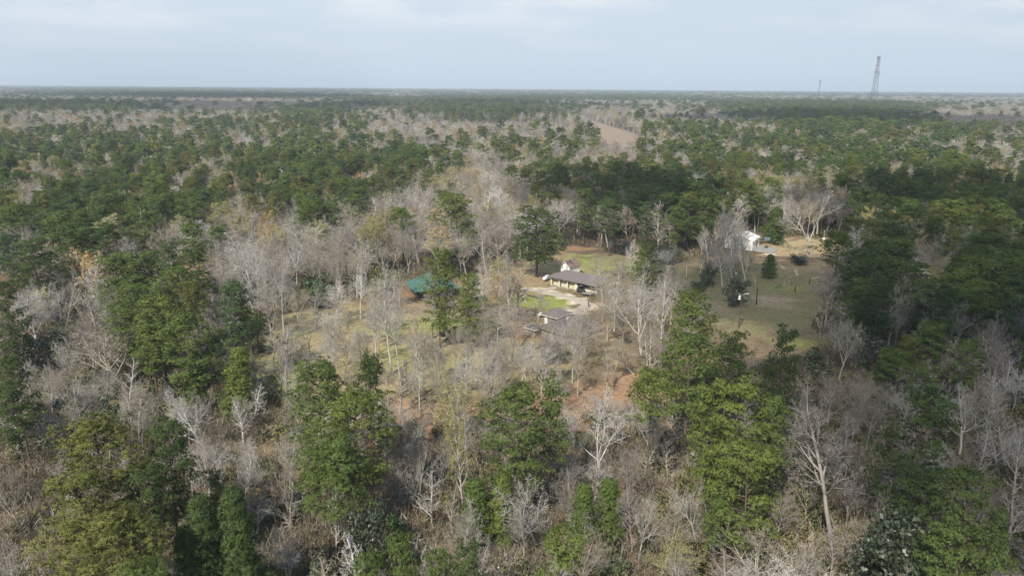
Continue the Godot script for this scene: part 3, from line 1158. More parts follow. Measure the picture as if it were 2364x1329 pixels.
var pending := []    # trees that wait for a label: [node, look, landmark, side, distance]
const ORDER := ["nearest", "second", "third", "fourth", "fifth", "sixth", "seventh", "eighth", "ninth", "tenth", "eleventh", "twelfth", "thirteenth", "fourteenth", "fifteenth", "sixteenth", "seventeenth", "eighteenth", "nineteenth", "twentieth"]
const SIDES := ["right", "right rear", "rear", "left rear", "left", "left front", "front", "right front"]

func wait_for_label(o: Node3D, look: String) -> void:
	var best := 0
	var near := 1e9
	for i in MARKS.size():
		var d := Vector2(o.position.x - float(MARKS[i][1]), o.position.z - float(MARKS[i][2])).length()
		if d < near:
			near = d
			best = i
	var a := atan2(-(o.position.z - float(MARKS[best][2])), o.position.x - float(MARKS[best][1]))
	pending.append([o, look, MARKS[best][0], SIDES[posmod(roundi(a / (PI / 4.0)), 8)], near])

func give_labels() -> void:
	pending.sort_custom(func(p, q): return p[4] < q[4])
	var counts := {}
	for p in pending:
		var key := "%s|%s|%s" % [p[1], p[2], p[3]]
		var k: int = counts.get(key, 0)
		counts[key] = k + 1
		p[0].set_meta("label", "%s %s from the %s, to its %s" % [ORDER[mini(k, 19)], p[1], p[2], p[3]])

func grow_tree(called: String, category: String, shape: Dictionary, bark: Material, foliage: Material, x: float, z: float, h: float, w: float, tilt: float, label: String, group: String, leaf: Material = null) -> Node3D:
	var o := thing(called, label, category, Vector3(x, 0, z), rng.randf() * TAU if tilt == 0.0 else (0.0 if tilt > 0.0 else PI), group)
	var sy: float = h / shape.h
	var sx: float = clampf(w / shape.w, sy * 0.55, sy * (1.3 if shape.kind == "tall" else 1.8))
	o.scale = Vector3(sx, sy, sx)
	if absf(tilt) > 0.001:
		o.basis = Basis(Vector3(0, 0, 1), -tilt) * o.basis
	put("trunk", shape.trunk, bark, o)
	put("crown", shape.crown, foliage, o)
	if leaf != null:
		put("leaves", shape.leaves, leaf, o)
	return o

func pick(list: Array, kind: String) -> Dictionary:
	var fit := []
	for s in list:
		if s.kind == kind:
			fit.append(s)
	return fit[rng.randi() % fit.size()]

class Spread:      # copies of one shape, for one MultiMesh
	var mesh: Mesh
	var data := PackedFloat32Array()
	var count := 0
	func add(x: float, z: float, sx: float, sy: float, turn: float, c: Color, y := 0.0) -> void:
		var co := cos(turn)
		var si := sin(turn)
		data.append_array(PackedFloat32Array([co * sx, 0, si * sx, x, 0, sy, 0, y, -si * sx, 0, co * sx, z, c.r, c.g, c.b, 1.0]))
		count += 1

func spread_node(called: String, spreads: Array, parts_called: String) -> void:
	var root := Node3D.new()
	root.name = numbered(called)
	add_child(root)
	root.set_meta("kind", "stuff")
	for s in spreads:
		if s.count == 0:
			continue
		var mm := MultiMesh.new()
		mm.transform_format = MultiMesh.TRANSFORM_3D
		mm.use_colors = true
		mm.mesh = s.mesh
		mm.instance_count = s.count
		mm.buffer = s.data
		var o := MultiMeshInstance3D.new()
		o.multimesh = mm
		o.name = parts_called
		root.add_child(o, true)

func two_materials(m: ArrayMesh, a: Material, b: Material) -> ArrayMesh:
	m.surface_set_material(0, a)
	if m.get_surface_count() > 1:
		m.surface_set_material(1, b)
	return m

func shade_of(c: Color, by: Color) -> Color:
	return Color(c.r / by.r, c.g / by.g, c.b / by.b)

func vary(c: Color, amount: float) -> Color:
	var k := 1.0 + rng.randf_range(-amount, amount)
	var w := 1.0 + rng.randf_range(-amount, amount) * 0.35
	return Color(c.r * k * w, c.g * k, c.b * k / w)

# ---------------------------------------------------------------- buildings
# local x along the front, z out of the front; a hipped roof over [0,L] x [-D,0]
func hip_roof(x0: float, x1: float, z0: float, z1: float, eave: float, ridge: float, over: float) -> ArrayMesh:
	var b := Buf.new()
	var a := x0 - over
	var c := x1 + over
	var f := z1 + over
	var k := z0 - over
	var half := (f - k) / 2.0
	var mz := (f + k) / 2.0
	var r0 := a + half
	var r1 := c - half
	if r1 < r0 + 0.2:
		r0 = (a + c) / 2.0 - 0.1
		r1 = r0 + 0.2
	var e := eave
	var p := [Vector3(a, e, f), Vector3(c, e, f), Vector3(c, e, k), Vector3(a, e, k), Vector3(r0, ridge, mz), Vector3(r1, ridge, mz)]
	b.quad(p[0], p[1], p[5], p[4], Vector3(0, 1, 1))
	b.quad(p[2], p[3], p[4], p[5], Vector3(0, 1, -1))
	b.facing(p[1], p[2], p[5], Vector3(1, 1, 0))
	b.facing(p[3], p[0], p[4], Vector3(-1, 1, 0))
	for i in 4:       # fascia and soffit
		var s: Vector3 = p[i]
		var t: Vector3 = p[(i + 1) % 4]
		var out := ((s + t) / 2.0 - Vector3((a + c) / 2.0, e, mz))
		b.quad(s, t, t - Vector3(0, 0.16, 0), s - Vector3(0, 0.16, 0), out)
	var d := Vector3(0, 0.16, 0)
	b.quad(p[0] - d, p[1] - d, p[2] - d, p[3] - d, Vector3.DOWN)
	return b.mesh()

func edge_trim(x0: float, x1: float, z0: float, z1: float, y: float, over: float) -> ArrayMesh:
	var b := Buf.new()
	var a := x0 - over - 0.03
	var c := x1 + over + 0.03
	var f := z1 + over + 0.03
	var k := z0 - over - 0.03
	b.box(Vector3(a, y, f - 0.028), Vector3(c, y + 0.17, f + 0.03))
	b.box(Vector3(a, y, k - 0.03), Vector3(c, y + 0.17, k + 0.028))
	b.box(Vector3(a - 0.03, y, k + 0.03), Vector3(a + 0.028, y + 0.17, f - 0.03))
	b.box(Vector3(c - 0.028, y, k + 0.03), Vector3(c + 0.03, y + 0.17, f - 0.03))
	return b.mesh()

func face(dx: float, dz: float) -> float:
	return atan2(-dz, dx)

func lathe(profile: Array, along: Vector3, at: Vector3, sides: int) -> ArrayMesh:   # profile of [distance along, radius]
	var b := Buf.new()
	var x := along.cross(Vector3.UP if absf(along.y) < 0.9 else Vector3.RIGHT).normalized()
	var y := along.cross(x)
	for i in profile.size() - 1:
		var d0: float = profile[i][0]
		var r0: float = profile[i][1]
		var d1: float = profile[i + 1][0]
		var r1: float = profile[i + 1][1]
		for k in sides:
			var t := TAU * k / sides
			var u := TAU * (k + 1) / sides
			var o := x * cos(t) + y * sin(t)
			var w := x * cos(u) + y * sin(u)
			var m := (o * (d1 - d0) + along * (r0 - r1)).normalized()
			var n := (w * (d1 - d0) + along * (r0 - r1)).normalized()
			var a := at + along * d0 + o * r0
			var c := at + along * d0 + w * r0
			var e := at + along * d1 + w * r1
			var f := at + along * d1 + o * r1
			if (e - a).cross(c - a).dot(m + n) < 0.0 or (f - a).cross(e - a).dot(m + n) < 0.0:
				b.tri(a, e, c, m, n, n)
				b.tri(a, f, e, m, m, n)
			else:
				b.tri(a, c, e, m, n, n)
				b.tri(a, e, f, m, n, m)
	return b.mesh()

func build_garage() -> void:
	var o := thing("garage", "long garage with brown hip roof and three cream panelled doors", "garage", Vector3(11.0, 0, -200.6), face(0.78, 0.626))
	var L := 15.5
	var D := 6.6
	var wall := Buf.new()
	wall.box(Vector3(0.1, 0, -D), Vector3(L, 2.5, -D + 0.15))
	wall.box(Vector3(0.1, 0, -D + 0.15), Vector3(0.25, 2.5, -0.3))
	wall.box(Vector3(L - 0.15, 0, -D + 0.15), Vector3(L, 2.5, -0.3))
	wall.box(Vector3(0.25, 2.2, -1.0), Vector3(L - 0.15, 2.5, -0.85))
	wall.box(Vector3(11.0, 0, -1.0), Vector3(L - 0.15, 1.2, -0.85))
	put("wall", wall.mesh(), M.cream, o)
	put("floor", box_mesh(Vector3(0, 0.0, -D), Vector3(L, 0.08, 0.1)), M.concrete, o)
	put("roof", hip_roof(0, L, -D, 0, 2.62, 4.5, 0.75), M.brown_roof, o)
	put("eave_trim", edge_trim(0, L, -D, 0, 2.46, 0.75), M.dark_trim, o)
	for x in [0.2, 2.95, 5.7]:
		put("post", box_mesh(Vector3(x, 0, -0.32), Vector3(x + 0.42, 2.46, 0.1)), M.cream, o)
	put("pier", box_mesh(Vector3(8.4, 0, -0.32), Vector3(9.4, 2.46, 0.1)), M.cream, o)
	var panel := box_mesh(Vector3(-0.25, -0.22, 0), Vector3(0.25, 0.22, 0.05))
	for x in [0.75, 3.5, 6.25]:
		var door := put("door", box_mesh(Vector3(0, 0.08, -0.62), Vector3(2.1, 2.2, -0.56)), M.door_gap, o, Vector3(x, 0, 0))
		for r in 4:
			for c in 4:
				put("panel", panel, M.cream_door, door, Vector3(0.26 + c * 0.525, 0.36 + r * 0.52, -0.56))

func build_white_shed() -> void:
	var o := thing("garden_shed", "small white gabled shed with reddish brown roof behind the garage", "shed", Vector3(14.6, 0, -211.6), face(0.70, 0.71))
	# gable end along local x (3.6 wide), length runs to -z
	var w := 3.7
	var D := 4.6
	var e := 3.4
	var rr := 4.9
	var b := Buf.new()
	b.box(Vector3(0, 0, -D), Vector3(w, e, 0))
	var g := Vector3(w / 2, rr - 0.1, 0)
	b.facing(Vector3(0, e, 0), Vector3(w, e, 0), g, Vector3(0, 0, 1))
	b.facing(Vector3(0, e, -D), Vector3(w, e, -D), g + Vector3(0, 0, -D), Vector3(0, 0, -1))
	put("wall", b.mesh(), M.white, o)
	for s in [0, 1]:
		var x0 := -0.35 if s == 0 else w + 0.35
		var y0 := e - 0.22
		var r := Buf.new()
		r.plate([Vector3(x0, y0, 0.4), Vector3(w / 2, rr, 0.4), Vector3(w / 2, rr, -D - 0.4), Vector3(x0, y0, -D - 0.4)], Vector3(-0.4 if s == 0 else 0.4, 1, 0).normalized(), 0.08)
		put("roof", r.mesh(), M.red_roof, o)
		var t := Buf.new()
		t.plate([Vector3(x0, y0 - 0.09, 0.45), Vector3(w / 2, rr - 0.09, 0.45), Vector3(w / 2, rr - 0.24, 0.45), Vector3(x0, y0 - 0.24, 0.45)], Vector3(0, 0, 1), 0.05)
		put("rake_board", t.mesh(), M.white, o)

func build_house() -> void:
	var o := thing("house", "low house with dark brown hip roof and pale walls, veiled by bare trees", "house", Vector3(11.8, 0, -150.3), face(0.70, -0.714))
	var L := 11.0
	var D := 7.4
	put("wall", box_mesh(Vector3(0.3, 0, -D), Vector3(L, 2.35, -0.3)), M.pale_brick, o)
	put("roof", hip_roof(0.3, L, -D, -0.3, 2.5, 4.6, 0.7), M.dark_roof, o)
	put("eave_trim", edge_trim(0.3, L, -D, -0.3, 2.34, 0.7), M.grey_wall, o)
	for x in [2.0, 5.0, 8.2]:
		var win := put("window", box_mesh(Vector3(0, 1.0, -0.29), Vector3(1.5, 2.0, -0.25)), M.white, o, Vector3(x, 0, 0))
		put("pane", box_mesh(Vector3(0.08, 1.08, -0.25), Vector3(1.42, 1.92, -0.235)), M.glass_dark, win)
	put("chimney", box_mesh(Vector3(4.2, 3.0, -3.4), Vector3(4.9, 4.9, -2.8)), M.pale_brick, o)
	var b := thing("house_wing", "small brown roofed wing at the left of the veiled house", "outbuilding", Vector3(5.2, 0, -155.4), face(0.70, -0.714))
	put("wall", box_mesh(Vector3(0, 0, -3.0), Vector3(2.8, 1.75, 0)), M.pale_brick, b)
	put("roof", hip_roof(0, 2.8, -3.0, 0, 1.85, 2.8, 0.4), M.brown_roof, b)
	put("eave_trim", edge_trim(0, 2.8, -3.0, 0, 1.7, 0.4), M.white, b)
	var c := thing("pump_house", "small square outbuilding with purplish brown hip roof beside the lawn", "outbuilding", Vector3(7.6, 0, -165.6), face(0.76, 0.65))
	put("wall", box_mesh(Vector3(0, 0, -5.2), Vector3(4.0, 2.2, 0)), M.grey_wall, c)
	put("roof", hip_roof(0, 4.0, -5.2, 0, 2.35, 3.3, 0.6), M.brown_roof, c)
	put("eave_trim", edge_trim(0, 4.0, -5.2, 0, 2.2, 0.6), M.cream, c)
	put("door", box_mesh(Vector3(0.4, 0, 0.0), Vector3(1.3, 1.9, 0.05)), M.white, c)

func build_green_house() -> void:
	var o := thing("green_roofed_house", "house with green metal hip roof half hidden behind a pine", "house", Vector3(-24.4, 0, -183.9), face(0.93, -0.36))
	var x0 := -1.0
	var L := 10.0
	var D := 9.5
	put("wall", box_mesh(Vector3(x0 + 0.6, 0, -D + 0.5), Vector3(L - 0.6, 2.6, -1.4)), M.dark_wall, o)
	put("porch_floor", box_mesh(Vector3(x0, 0, -1.39), Vector3(L, 0.3, 0.2)), M.dark_wood, o)
	for x in [-0.8, 2.6, 6.0, 9.4]:
		put("post", box_mesh(Vector3(x, 0.3, -0.15), Vector3(x + 0.18, 2.6, 0.03)), M.dark_wood, o)
	put("roof", hip_roof(x0, L, -D, 0, 2.7, 6.3, 0.6), M.green_roof, o)
	var seam := Buf.new()
	var a := x0 - 0.6
	var c := L + 0.6
	var half := (D + 1.2) / 2.0
	for i in 22:
		var x := lerpf(a + 0.3, c - 0.3, i / 21.0)
		var f := clampf(minf(x - a, c - x) / half, 0.0, 1.0)
		for s in [0, 1]:
			var z0 := 0.6 if s == 0 else -D - 0.6
			var p := Vector3(x, 2.72, z0)
			var q := Vector3(x, lerpf(2.72, 6.32, f), lerpf(z0, -D / 2.0, f))
			seam.prism(p, q, 0.03, 0.03, 4)
	for i in 20:
		var z := lerpf(0.4, -D - 0.4, i / 19.0)
		var f := clampf(minf(0.6 - z, z + D + 0.6) / half, 0.0, 1.0)
		for s in [0, 1]:
			var xx := a if s == 0 else c
			var to := a + half if s == 0 else c - half
			seam.prism(Vector3(xx, 2.72, z), Vector3(lerpf(xx, to, f), lerpf(2.72, 6.32, f), z), 0.03, 0.03, 4)
	var sm := put("roof_seams", seam.mesh(), M.green_roof, o)
	sm.set_meta("kind", "stuff")
	put("ridge_cap", box_mesh(Vector3(a + half - 0.1, 6.27, -D / 2.0 - 0.12), Vector3(c - half + 0.1, 6.37, -D / 2.0 + 0.12)), M.dark_trim, o)
	put("door", box_mesh(Vector3(3.4, 0.3, -1.4), Vector3(4.4, 2.3, -1.34)), M.dark_wood, o)
	for x in [0.8, 6.4]:
		put("window", box_mesh(Vector3(x, 1.1, -1.4), Vector3(x + 1.3, 2.1, -1.35)), M.glass_dark, o)

func build_metal_building() -> void:
	var o := thing("metal_building", "white metal building with low gable roof and dark doorway by a pad", "workshop", Vector3(84.0, 0, -247.6), face(0.52, -0.854))
	var L := 10.5
	var D := 9.6
	var e := 3.4
	var rr := 5.0
	var b := Buf.new()
	b.box(Vector3(0, 0, -D), Vector3(L, e, 0))
	for x in [0.0, L]:
		b.facing(Vector3(x, e, 0), Vector3(x, e, -D), Vector3(x, rr - 0.12, -D / 2), Vector3(-1 if x == 0.0 else 1, 0, 0))
	put("wall", b.mesh(), M.white, o)
	for s in [0, 1]:
		var z0 := 0.25 if s == 0 else -D - 0.25
		var r := Buf.new()
		r.plate([Vector3(-0.2, e - 0.05, z0), Vector3(L + 0.2, e - 0.05, z0), Vector3(L + 0.2, rr, -D / 2), Vector3(-0.2, rr, -D / 2)], Vector3(0, 1, 0.33 if s == 0 else -0.33).normalized(), 0.06)
		put("roof", r.mesh(), M.white_metal, o)
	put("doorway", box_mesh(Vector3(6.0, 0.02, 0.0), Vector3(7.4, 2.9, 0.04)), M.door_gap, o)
	put("door", box_mesh(Vector3(1.2, 0.02, 0.0), Vector3(5.0, 3.0, 0.05)), M.white_metal, o)
	put("eave_trim", box_mesh(Vector3(-0.2, e - 0.26, 0.02), Vector3(L + 0.2, e - 0.12, 0.22)), M.grey_metal, o)
	var ribs := Buf.new()
	for i in 26:
		var x := 0.2 + i * 0.4
		if x > 1.1 and x < 5.1 or x > 5.9 and x < 7.5:
			continue
		ribs.box(Vector3(x, 0.02, 0.0), Vector3(x + 0.06, e - 0.3, 0.03))
	for i in 24:
		var z := -0.2 - i * 0.4
		ribs.box(Vector3(-0.03, 0.02, z - 0.06), Vector3(0.0, e - 0.1, z))
	put("ribs", ribs.mesh(), M.white, o).set_meta("kind", "stuff")
	var pad := Buf.new()
	pad.plate([Vector3(83.9, 0.1, -247.4), Vector3(89.2, 0.1, -256.2), Vector3(95.4, 0.1, -252.6), Vector3(90.0, 0.1, -243.6)], Vector3.UP, 0.12)
	structure("concrete_pad", pad.mesh(), M.concrete)
	var ap := Buf.new()
	ap.plate([Vector3(86.2, 0.06, -243.9), Vector3(90.0, 0.06, -243.5), Vector3(91.0, 0.06, -241.2), Vector3(87.0, 0.06, -240.2)], Vector3.UP, 0.08)
	structure("concrete_apron", ap.mesh(), M.sandy)
	var h := thing("basketball_hoop", "freestanding basketball hoop with dark pole and backboard on the concrete pad", "basketball hoop", Vector3(90.7, 0.1, -252.6), -0.3)
	put("base", box_mesh(Vector3(-0.6, 0, -0.9), Vector3(0.6, 0.3, 0.4)), M.black, h)
	put("pole", lathe([[0, 0.07], [3.0, 0.07]], Vector3(0, 1, 0), Vector3(0, 0.2, -0.3), 8), M.black, h)
	put("backboard", box_mesh(Vector3(-0.9, 2.75, 0.1), Vector3(0.9, 3.8, 0.15)), M.blue_grey, h)
	var rim := Buf.new()
	for i in 12:
		var t := TAU * i / 12
		var u := TAU * (i + 1) / 12
		rim.prism(Vector3(cos(t) * 0.23, 3.0, 0.4 + sin(t) * 0.23), Vector3(cos(u) * 0.23, 3.0, 0.4 + sin(u) * 0.23), 0.015, 0.015, 4)
	put("rim", rim.mesh(), M.black, h)
	put("arm", lathe([[0, 0.05], [0.5, 0.05]], Vector3(0, 0.1, 1).normalized(), Vector3(0, 3.15, -0.3), 6), M.black, h)

func tank(called: String, label: String, at: Vector3, turn: float, L: float, r: float, mat: Material) -> void:
	var o := thing(called, label, "propane tank", at, turn)
	var prof := []
	for i in 7:
		var t := PI / 2 * i / 6
		prof.append([r * (1.0 - cos(t)), maxf(0.01, r * sin(t))])
	for i in 7:
		var t := PI / 2 * (6 - i) / 6
		prof.append([L - r * (1.0 - cos(t)), maxf(0.01, r * sin(t))])
	put("shell", lathe(prof, Vector3(1, 0, 0), Vector3(-L / 2, r + 0.35, 0), 18), mat, o)
	put("valve_dome", lathe([[0, 0.2], [0.18, 0.18], [0.22, 0.02]], Vector3.UP, Vector3(0, r * 2 + 0.33, 0), 10), mat, o)
	for x in [-L * 0.28, L * 0.28]:
		put("saddle", box_mesh(Vector3(x - 0.12, 0, -r * 0.7), Vector3(x + 0.12, 0.5, r * 0.7)), M.concrete, o)

func build_small_things() -> void:
	tank("propane_tank", "silver white propane tank lying beside the garage's left end", Vector3(10.0, 0, -205.2), face(0.45, -0.89), 3.6, 0.6, M.silver)
	tank("propane_tank", "small silver tank at the corner of the purplish roofed outbuilding", Vector3(7.0, 0, -170.2), face(0.6, -0.8), 1.7, 0.42, M.silver)
	var k := thing("doghouse", "little pale doghouse with dark opening on the rusty ground", "doghouse", Vector3(4.9, 0, -171.6), face(0.9, 0.4))
	put("wall", box_mesh(Vector3(-0.6, 0, -0.5), Vector3(0.6, 0.7, 0.5)), M.tan_wood, k)
	var kr := Buf.new()
	kr.plate([Vector3(-0.75, 0.68, 0.65), Vector3(0.75, 0.68, 0.65), Vector3(0.75, 1.05, 0), Vector3(-0.75, 1.05, 0)], Vector3(0, 1, 0.5).normalized(), 0.04)
	kr.plate([Vector3(-0.75, 0.68, -0.65), Vector3(0.75, 0.68, -0.65), Vector3(0.75, 1.05, 0), Vector3(-0.75, 1.05, 0)], Vector3(0, 1, -0.5).normalized(), 0.04)
	put("roof", kr.mesh(), M.tan_wood, k)
	put("opening", box_mesh(Vector3(0.6, 0.05, -0.25), Vector3(0.62, 0.5, 0.25)), M.black, k)
	# utility vehicle and trailer before the garage
	var v := thing("utility_vehicle", "dark grey utility vehicle with roll cage parked by the garage pier", "utility vehicle", Vector3(19.2, 0, -193.0), face(0.55, 0.84))
	var body := Buf.new()
	body.plate([Vector3(-1.4, 0.95, 0.6), Vector3(0.5, 0.95, 0.6), Vector3(0.5, 0.95, -0.6), Vector3(-1.4, 0.95, -0.6)], Vector3.UP, 0.5)
	body.plate([Vector3(0.5, 0.9, 0.6), Vector3(1.4, 0.75, 0.5), Vector3(1.4, 0.75, -0.5), Vector3(0.5, 0.9, -0.6)], Vector3.UP, 0.4)
	put("body", body.mesh(), M.dark_metal, v)
	put("seat", box_mesh(Vector3(-0.45, 0.96, -0.5), Vector3(-0.2, 1.45, 0.5)), M.black, v)
	for z in [-0.55, 0.55]:
		for q in [[Vector3(-0.6, 0.95, z), Vector3(-0.5, 1.9, z)], [Vector3(0.5, 0.95, z), Vector3(0.2, 1.9, z)]]:
			var bar := Buf.new()
			bar.prism(q[0], q[1], 0.035, 0.035, 6)
			put("cage_bar", bar.mesh(), M.black, v)
	put("canopy", box_mesh(Vector3(-0.6, 1.9, -0.6), Vector3(0.3, 1.95, 0.6)), M.blue_grey, v)
	for x in [-0.9, 0.9]:
		for z in [-0.62, 0.62]:
			put("wheel", lathe([[-0.12, 0.02], [-0.12, 0.3], [-0.08, 0.33], [0.08, 0.33], [0.12, 0.3], [0.12, 0.02]], Vector3(0, 0, 1), Vector3(x, 0.33, z), 14), M.black, v)
	var t := thing("flat_trailer", "low flat trailer with grey deck on the grass before the utility vehicle", "trailer", Vector3(20.6, 0, -190.2), face(0.85, 0.52))
	for i in 6:
		put("plank", box_mesh(Vector3(-1.4, 0.5, -0.72 + i * 0.24), Vector3(1.4, 0.56, -0.5 + i * 0.24)), M.grey_wood, t)
	put("frame", box_mesh(Vector3(-1.45, 0.38, -0.75), Vector3(1.45, 0.497, 0.75)), M.black, t)
	put("tongue", lathe([[0, 0.06], [1.2, 0.05]], Vector3(1, -0.05, 0).normalized(), Vector3(1.4, 0.44, 0), 6), M.black, t)
	for z in [-0.88, 0.88]:
		put("wheel", lathe([[-0.1, 0.02], [-0.1, 0.28], [-0.06, 0.3], [0.06, 0.3], [0.1, 0.28], [0.1, 0.02]], Vector3(0, 0, 1), Vector3(-0.1, 0.3, z), 14), M.black, t)
	var drum := thing("barrel", "dark upright barrel on the grass right of the flat trailer", "barrel", Vector3(22.4, 0, -189.4))
	put("drum", lathe([[0, 0.02], [0, 0.28], [0.42, 0.31], [0.85, 0.28], [0.85, 0.02]], Vector3.UP, Vector3.ZERO, 14), M.black, drum)
	put("hoop_band", lathe([[0.4, 0.315], [0.46, 0.315]], Vector3.UP, Vector3.ZERO, 14), M.grey_metal, drum)
	var log := thing("felled_log", "dark felled log lying on the green lawn below the drive", "log", Vector3(6.2, 0, -187.6), face(0.73, 0.68))
	put("stem", lathe([[-2.6, 0.01], [-2.6, 0.2], [0, 0.18], [2.6, 0.13], [2.6, 0.01]], Vector3(1, 0, 0), Vector3(0, 0.18, 0), 9), M.dark_wood, log)
	put("stub", lathe([[0, 0.06], [0.5, 0.03]], Vector3(0.3, 1, 0.2).normalized(), Vector3(0.8, 0.3, 0), 6), M.dark_wood, log)
	for a in [["pale fallen limb lying in brush left of the bottom edge pines", -14.6, -68.6, 4.2, 0.6], ["short pale fallen branch on rusty ground near the bottom edge", -9.6, -68.4, 2.6, 0.15]]:
		var limb := thing("fallen_limb", a[0], "fallen limb", Vector3(a[1], 0, a[2]), a[4])
		put("stem", lathe([[0, 0.01], [0, 0.17], [a[3], 0.1], [a[3] * 1.4, 0.03]], Vector3(1, 0.12, 0).normalized(), Vector3(-2.0, 0.25, 0), 8), M.bark[0], limb)
		put("fork", lathe([[0, 0.09], [1.8, 0.02]], Vector3(0.8, 0.35, 0.5).normalized(), Vector3(0.4, 0.5, 0), 6), M.bark[0], limb)
	var p := thing("timber_post", "short dark timber post at the end of the sandy drive", "post", Vector3(19.9, 0, -179.5))
	put("shaft", box_mesh(Vector3(-0.12, 0, -0.12), Vector3(0.12, 1.5, 0.12)), M.dark_wood, p)
	put("cap", box_mesh(Vector3(-0.15, 1.5, -0.15), Vector3(0.15, 1.56, 0.15)), M.grey_wood, p)
	var tarp := thing("tarp_tent", "white sheet draped in a peak behind the pine right of the garage", "tarp", Vector3(38.2, 0, -205.4), 0.5)
	var tb := Buf.new()
	for s in [-1, 1]:
		tb.facing(Vector3(-1.3, 0.1, s * 1.0), Vector3(1.3, 0.1, s * 0.9), Vector3(0.2, 1.7, 0), Vector3(0, 0.5, s))
		tb.facing(Vector3(s * 1.3, 0.1, 1.0), Vector3(s * 1.3, 0.1, -1.0), Vector3(0.2, 1.7, 0), Vector3(s, 0.5, 0))
	put("sheet", tb.mesh(), M.white, tarp)
	put("ridge_pole", lathe([[0, 0.03], [2.6, 0.03]], Vector3(1, 0, 0), Vector3(-1.1, 1.66, 0), 6), M.grey_wood, tarp)
	var rubble := thing("stone_pile", "pile of pale stones and slabs behind the garage's right end", "stone pile", Vector3(28.0, 0, -201.6), 0.3)
	rng.seed = 31
	for i in 26:
		var s := Buf.new()
		var r := rng.randf_range(0.25, 0.6)
		var at := Vector3(rng.randfn(0, 1.7), rng.randf() * 0.25, rng.randfn(0, 0.6))
		var top := []
		var n := 5 + rng.randi() % 3
		for q in n:
			var a := TAU * q / n
			top.append(Vector3(cos(a) * r * rng.randf_range(0.7, 1.1), r * 0.6, sin(a) * r * rng.randf_range(0.7, 1.1)))
		s.col = tinted(0.75, 1.0)
		s.plate(top, Vector3(rng.randfn(0, 0.15), 1, rng.randfn(0, 0.15)).normalized(), r * 0.7)
		put("stone", s.mesh(), M.stone, rubble, at)

func pole_with(called: String, label: String, category: String, at: Vector3, h: float, r: float, mat: Material) -> Node3D:
	var o := thing(called, label, category, at)
	put("shaft", lathe([[0, r], [h, r * 0.75], [h, 0.005]], Vector3.UP, Vector3.ZERO, 8), mat, o)
	return o

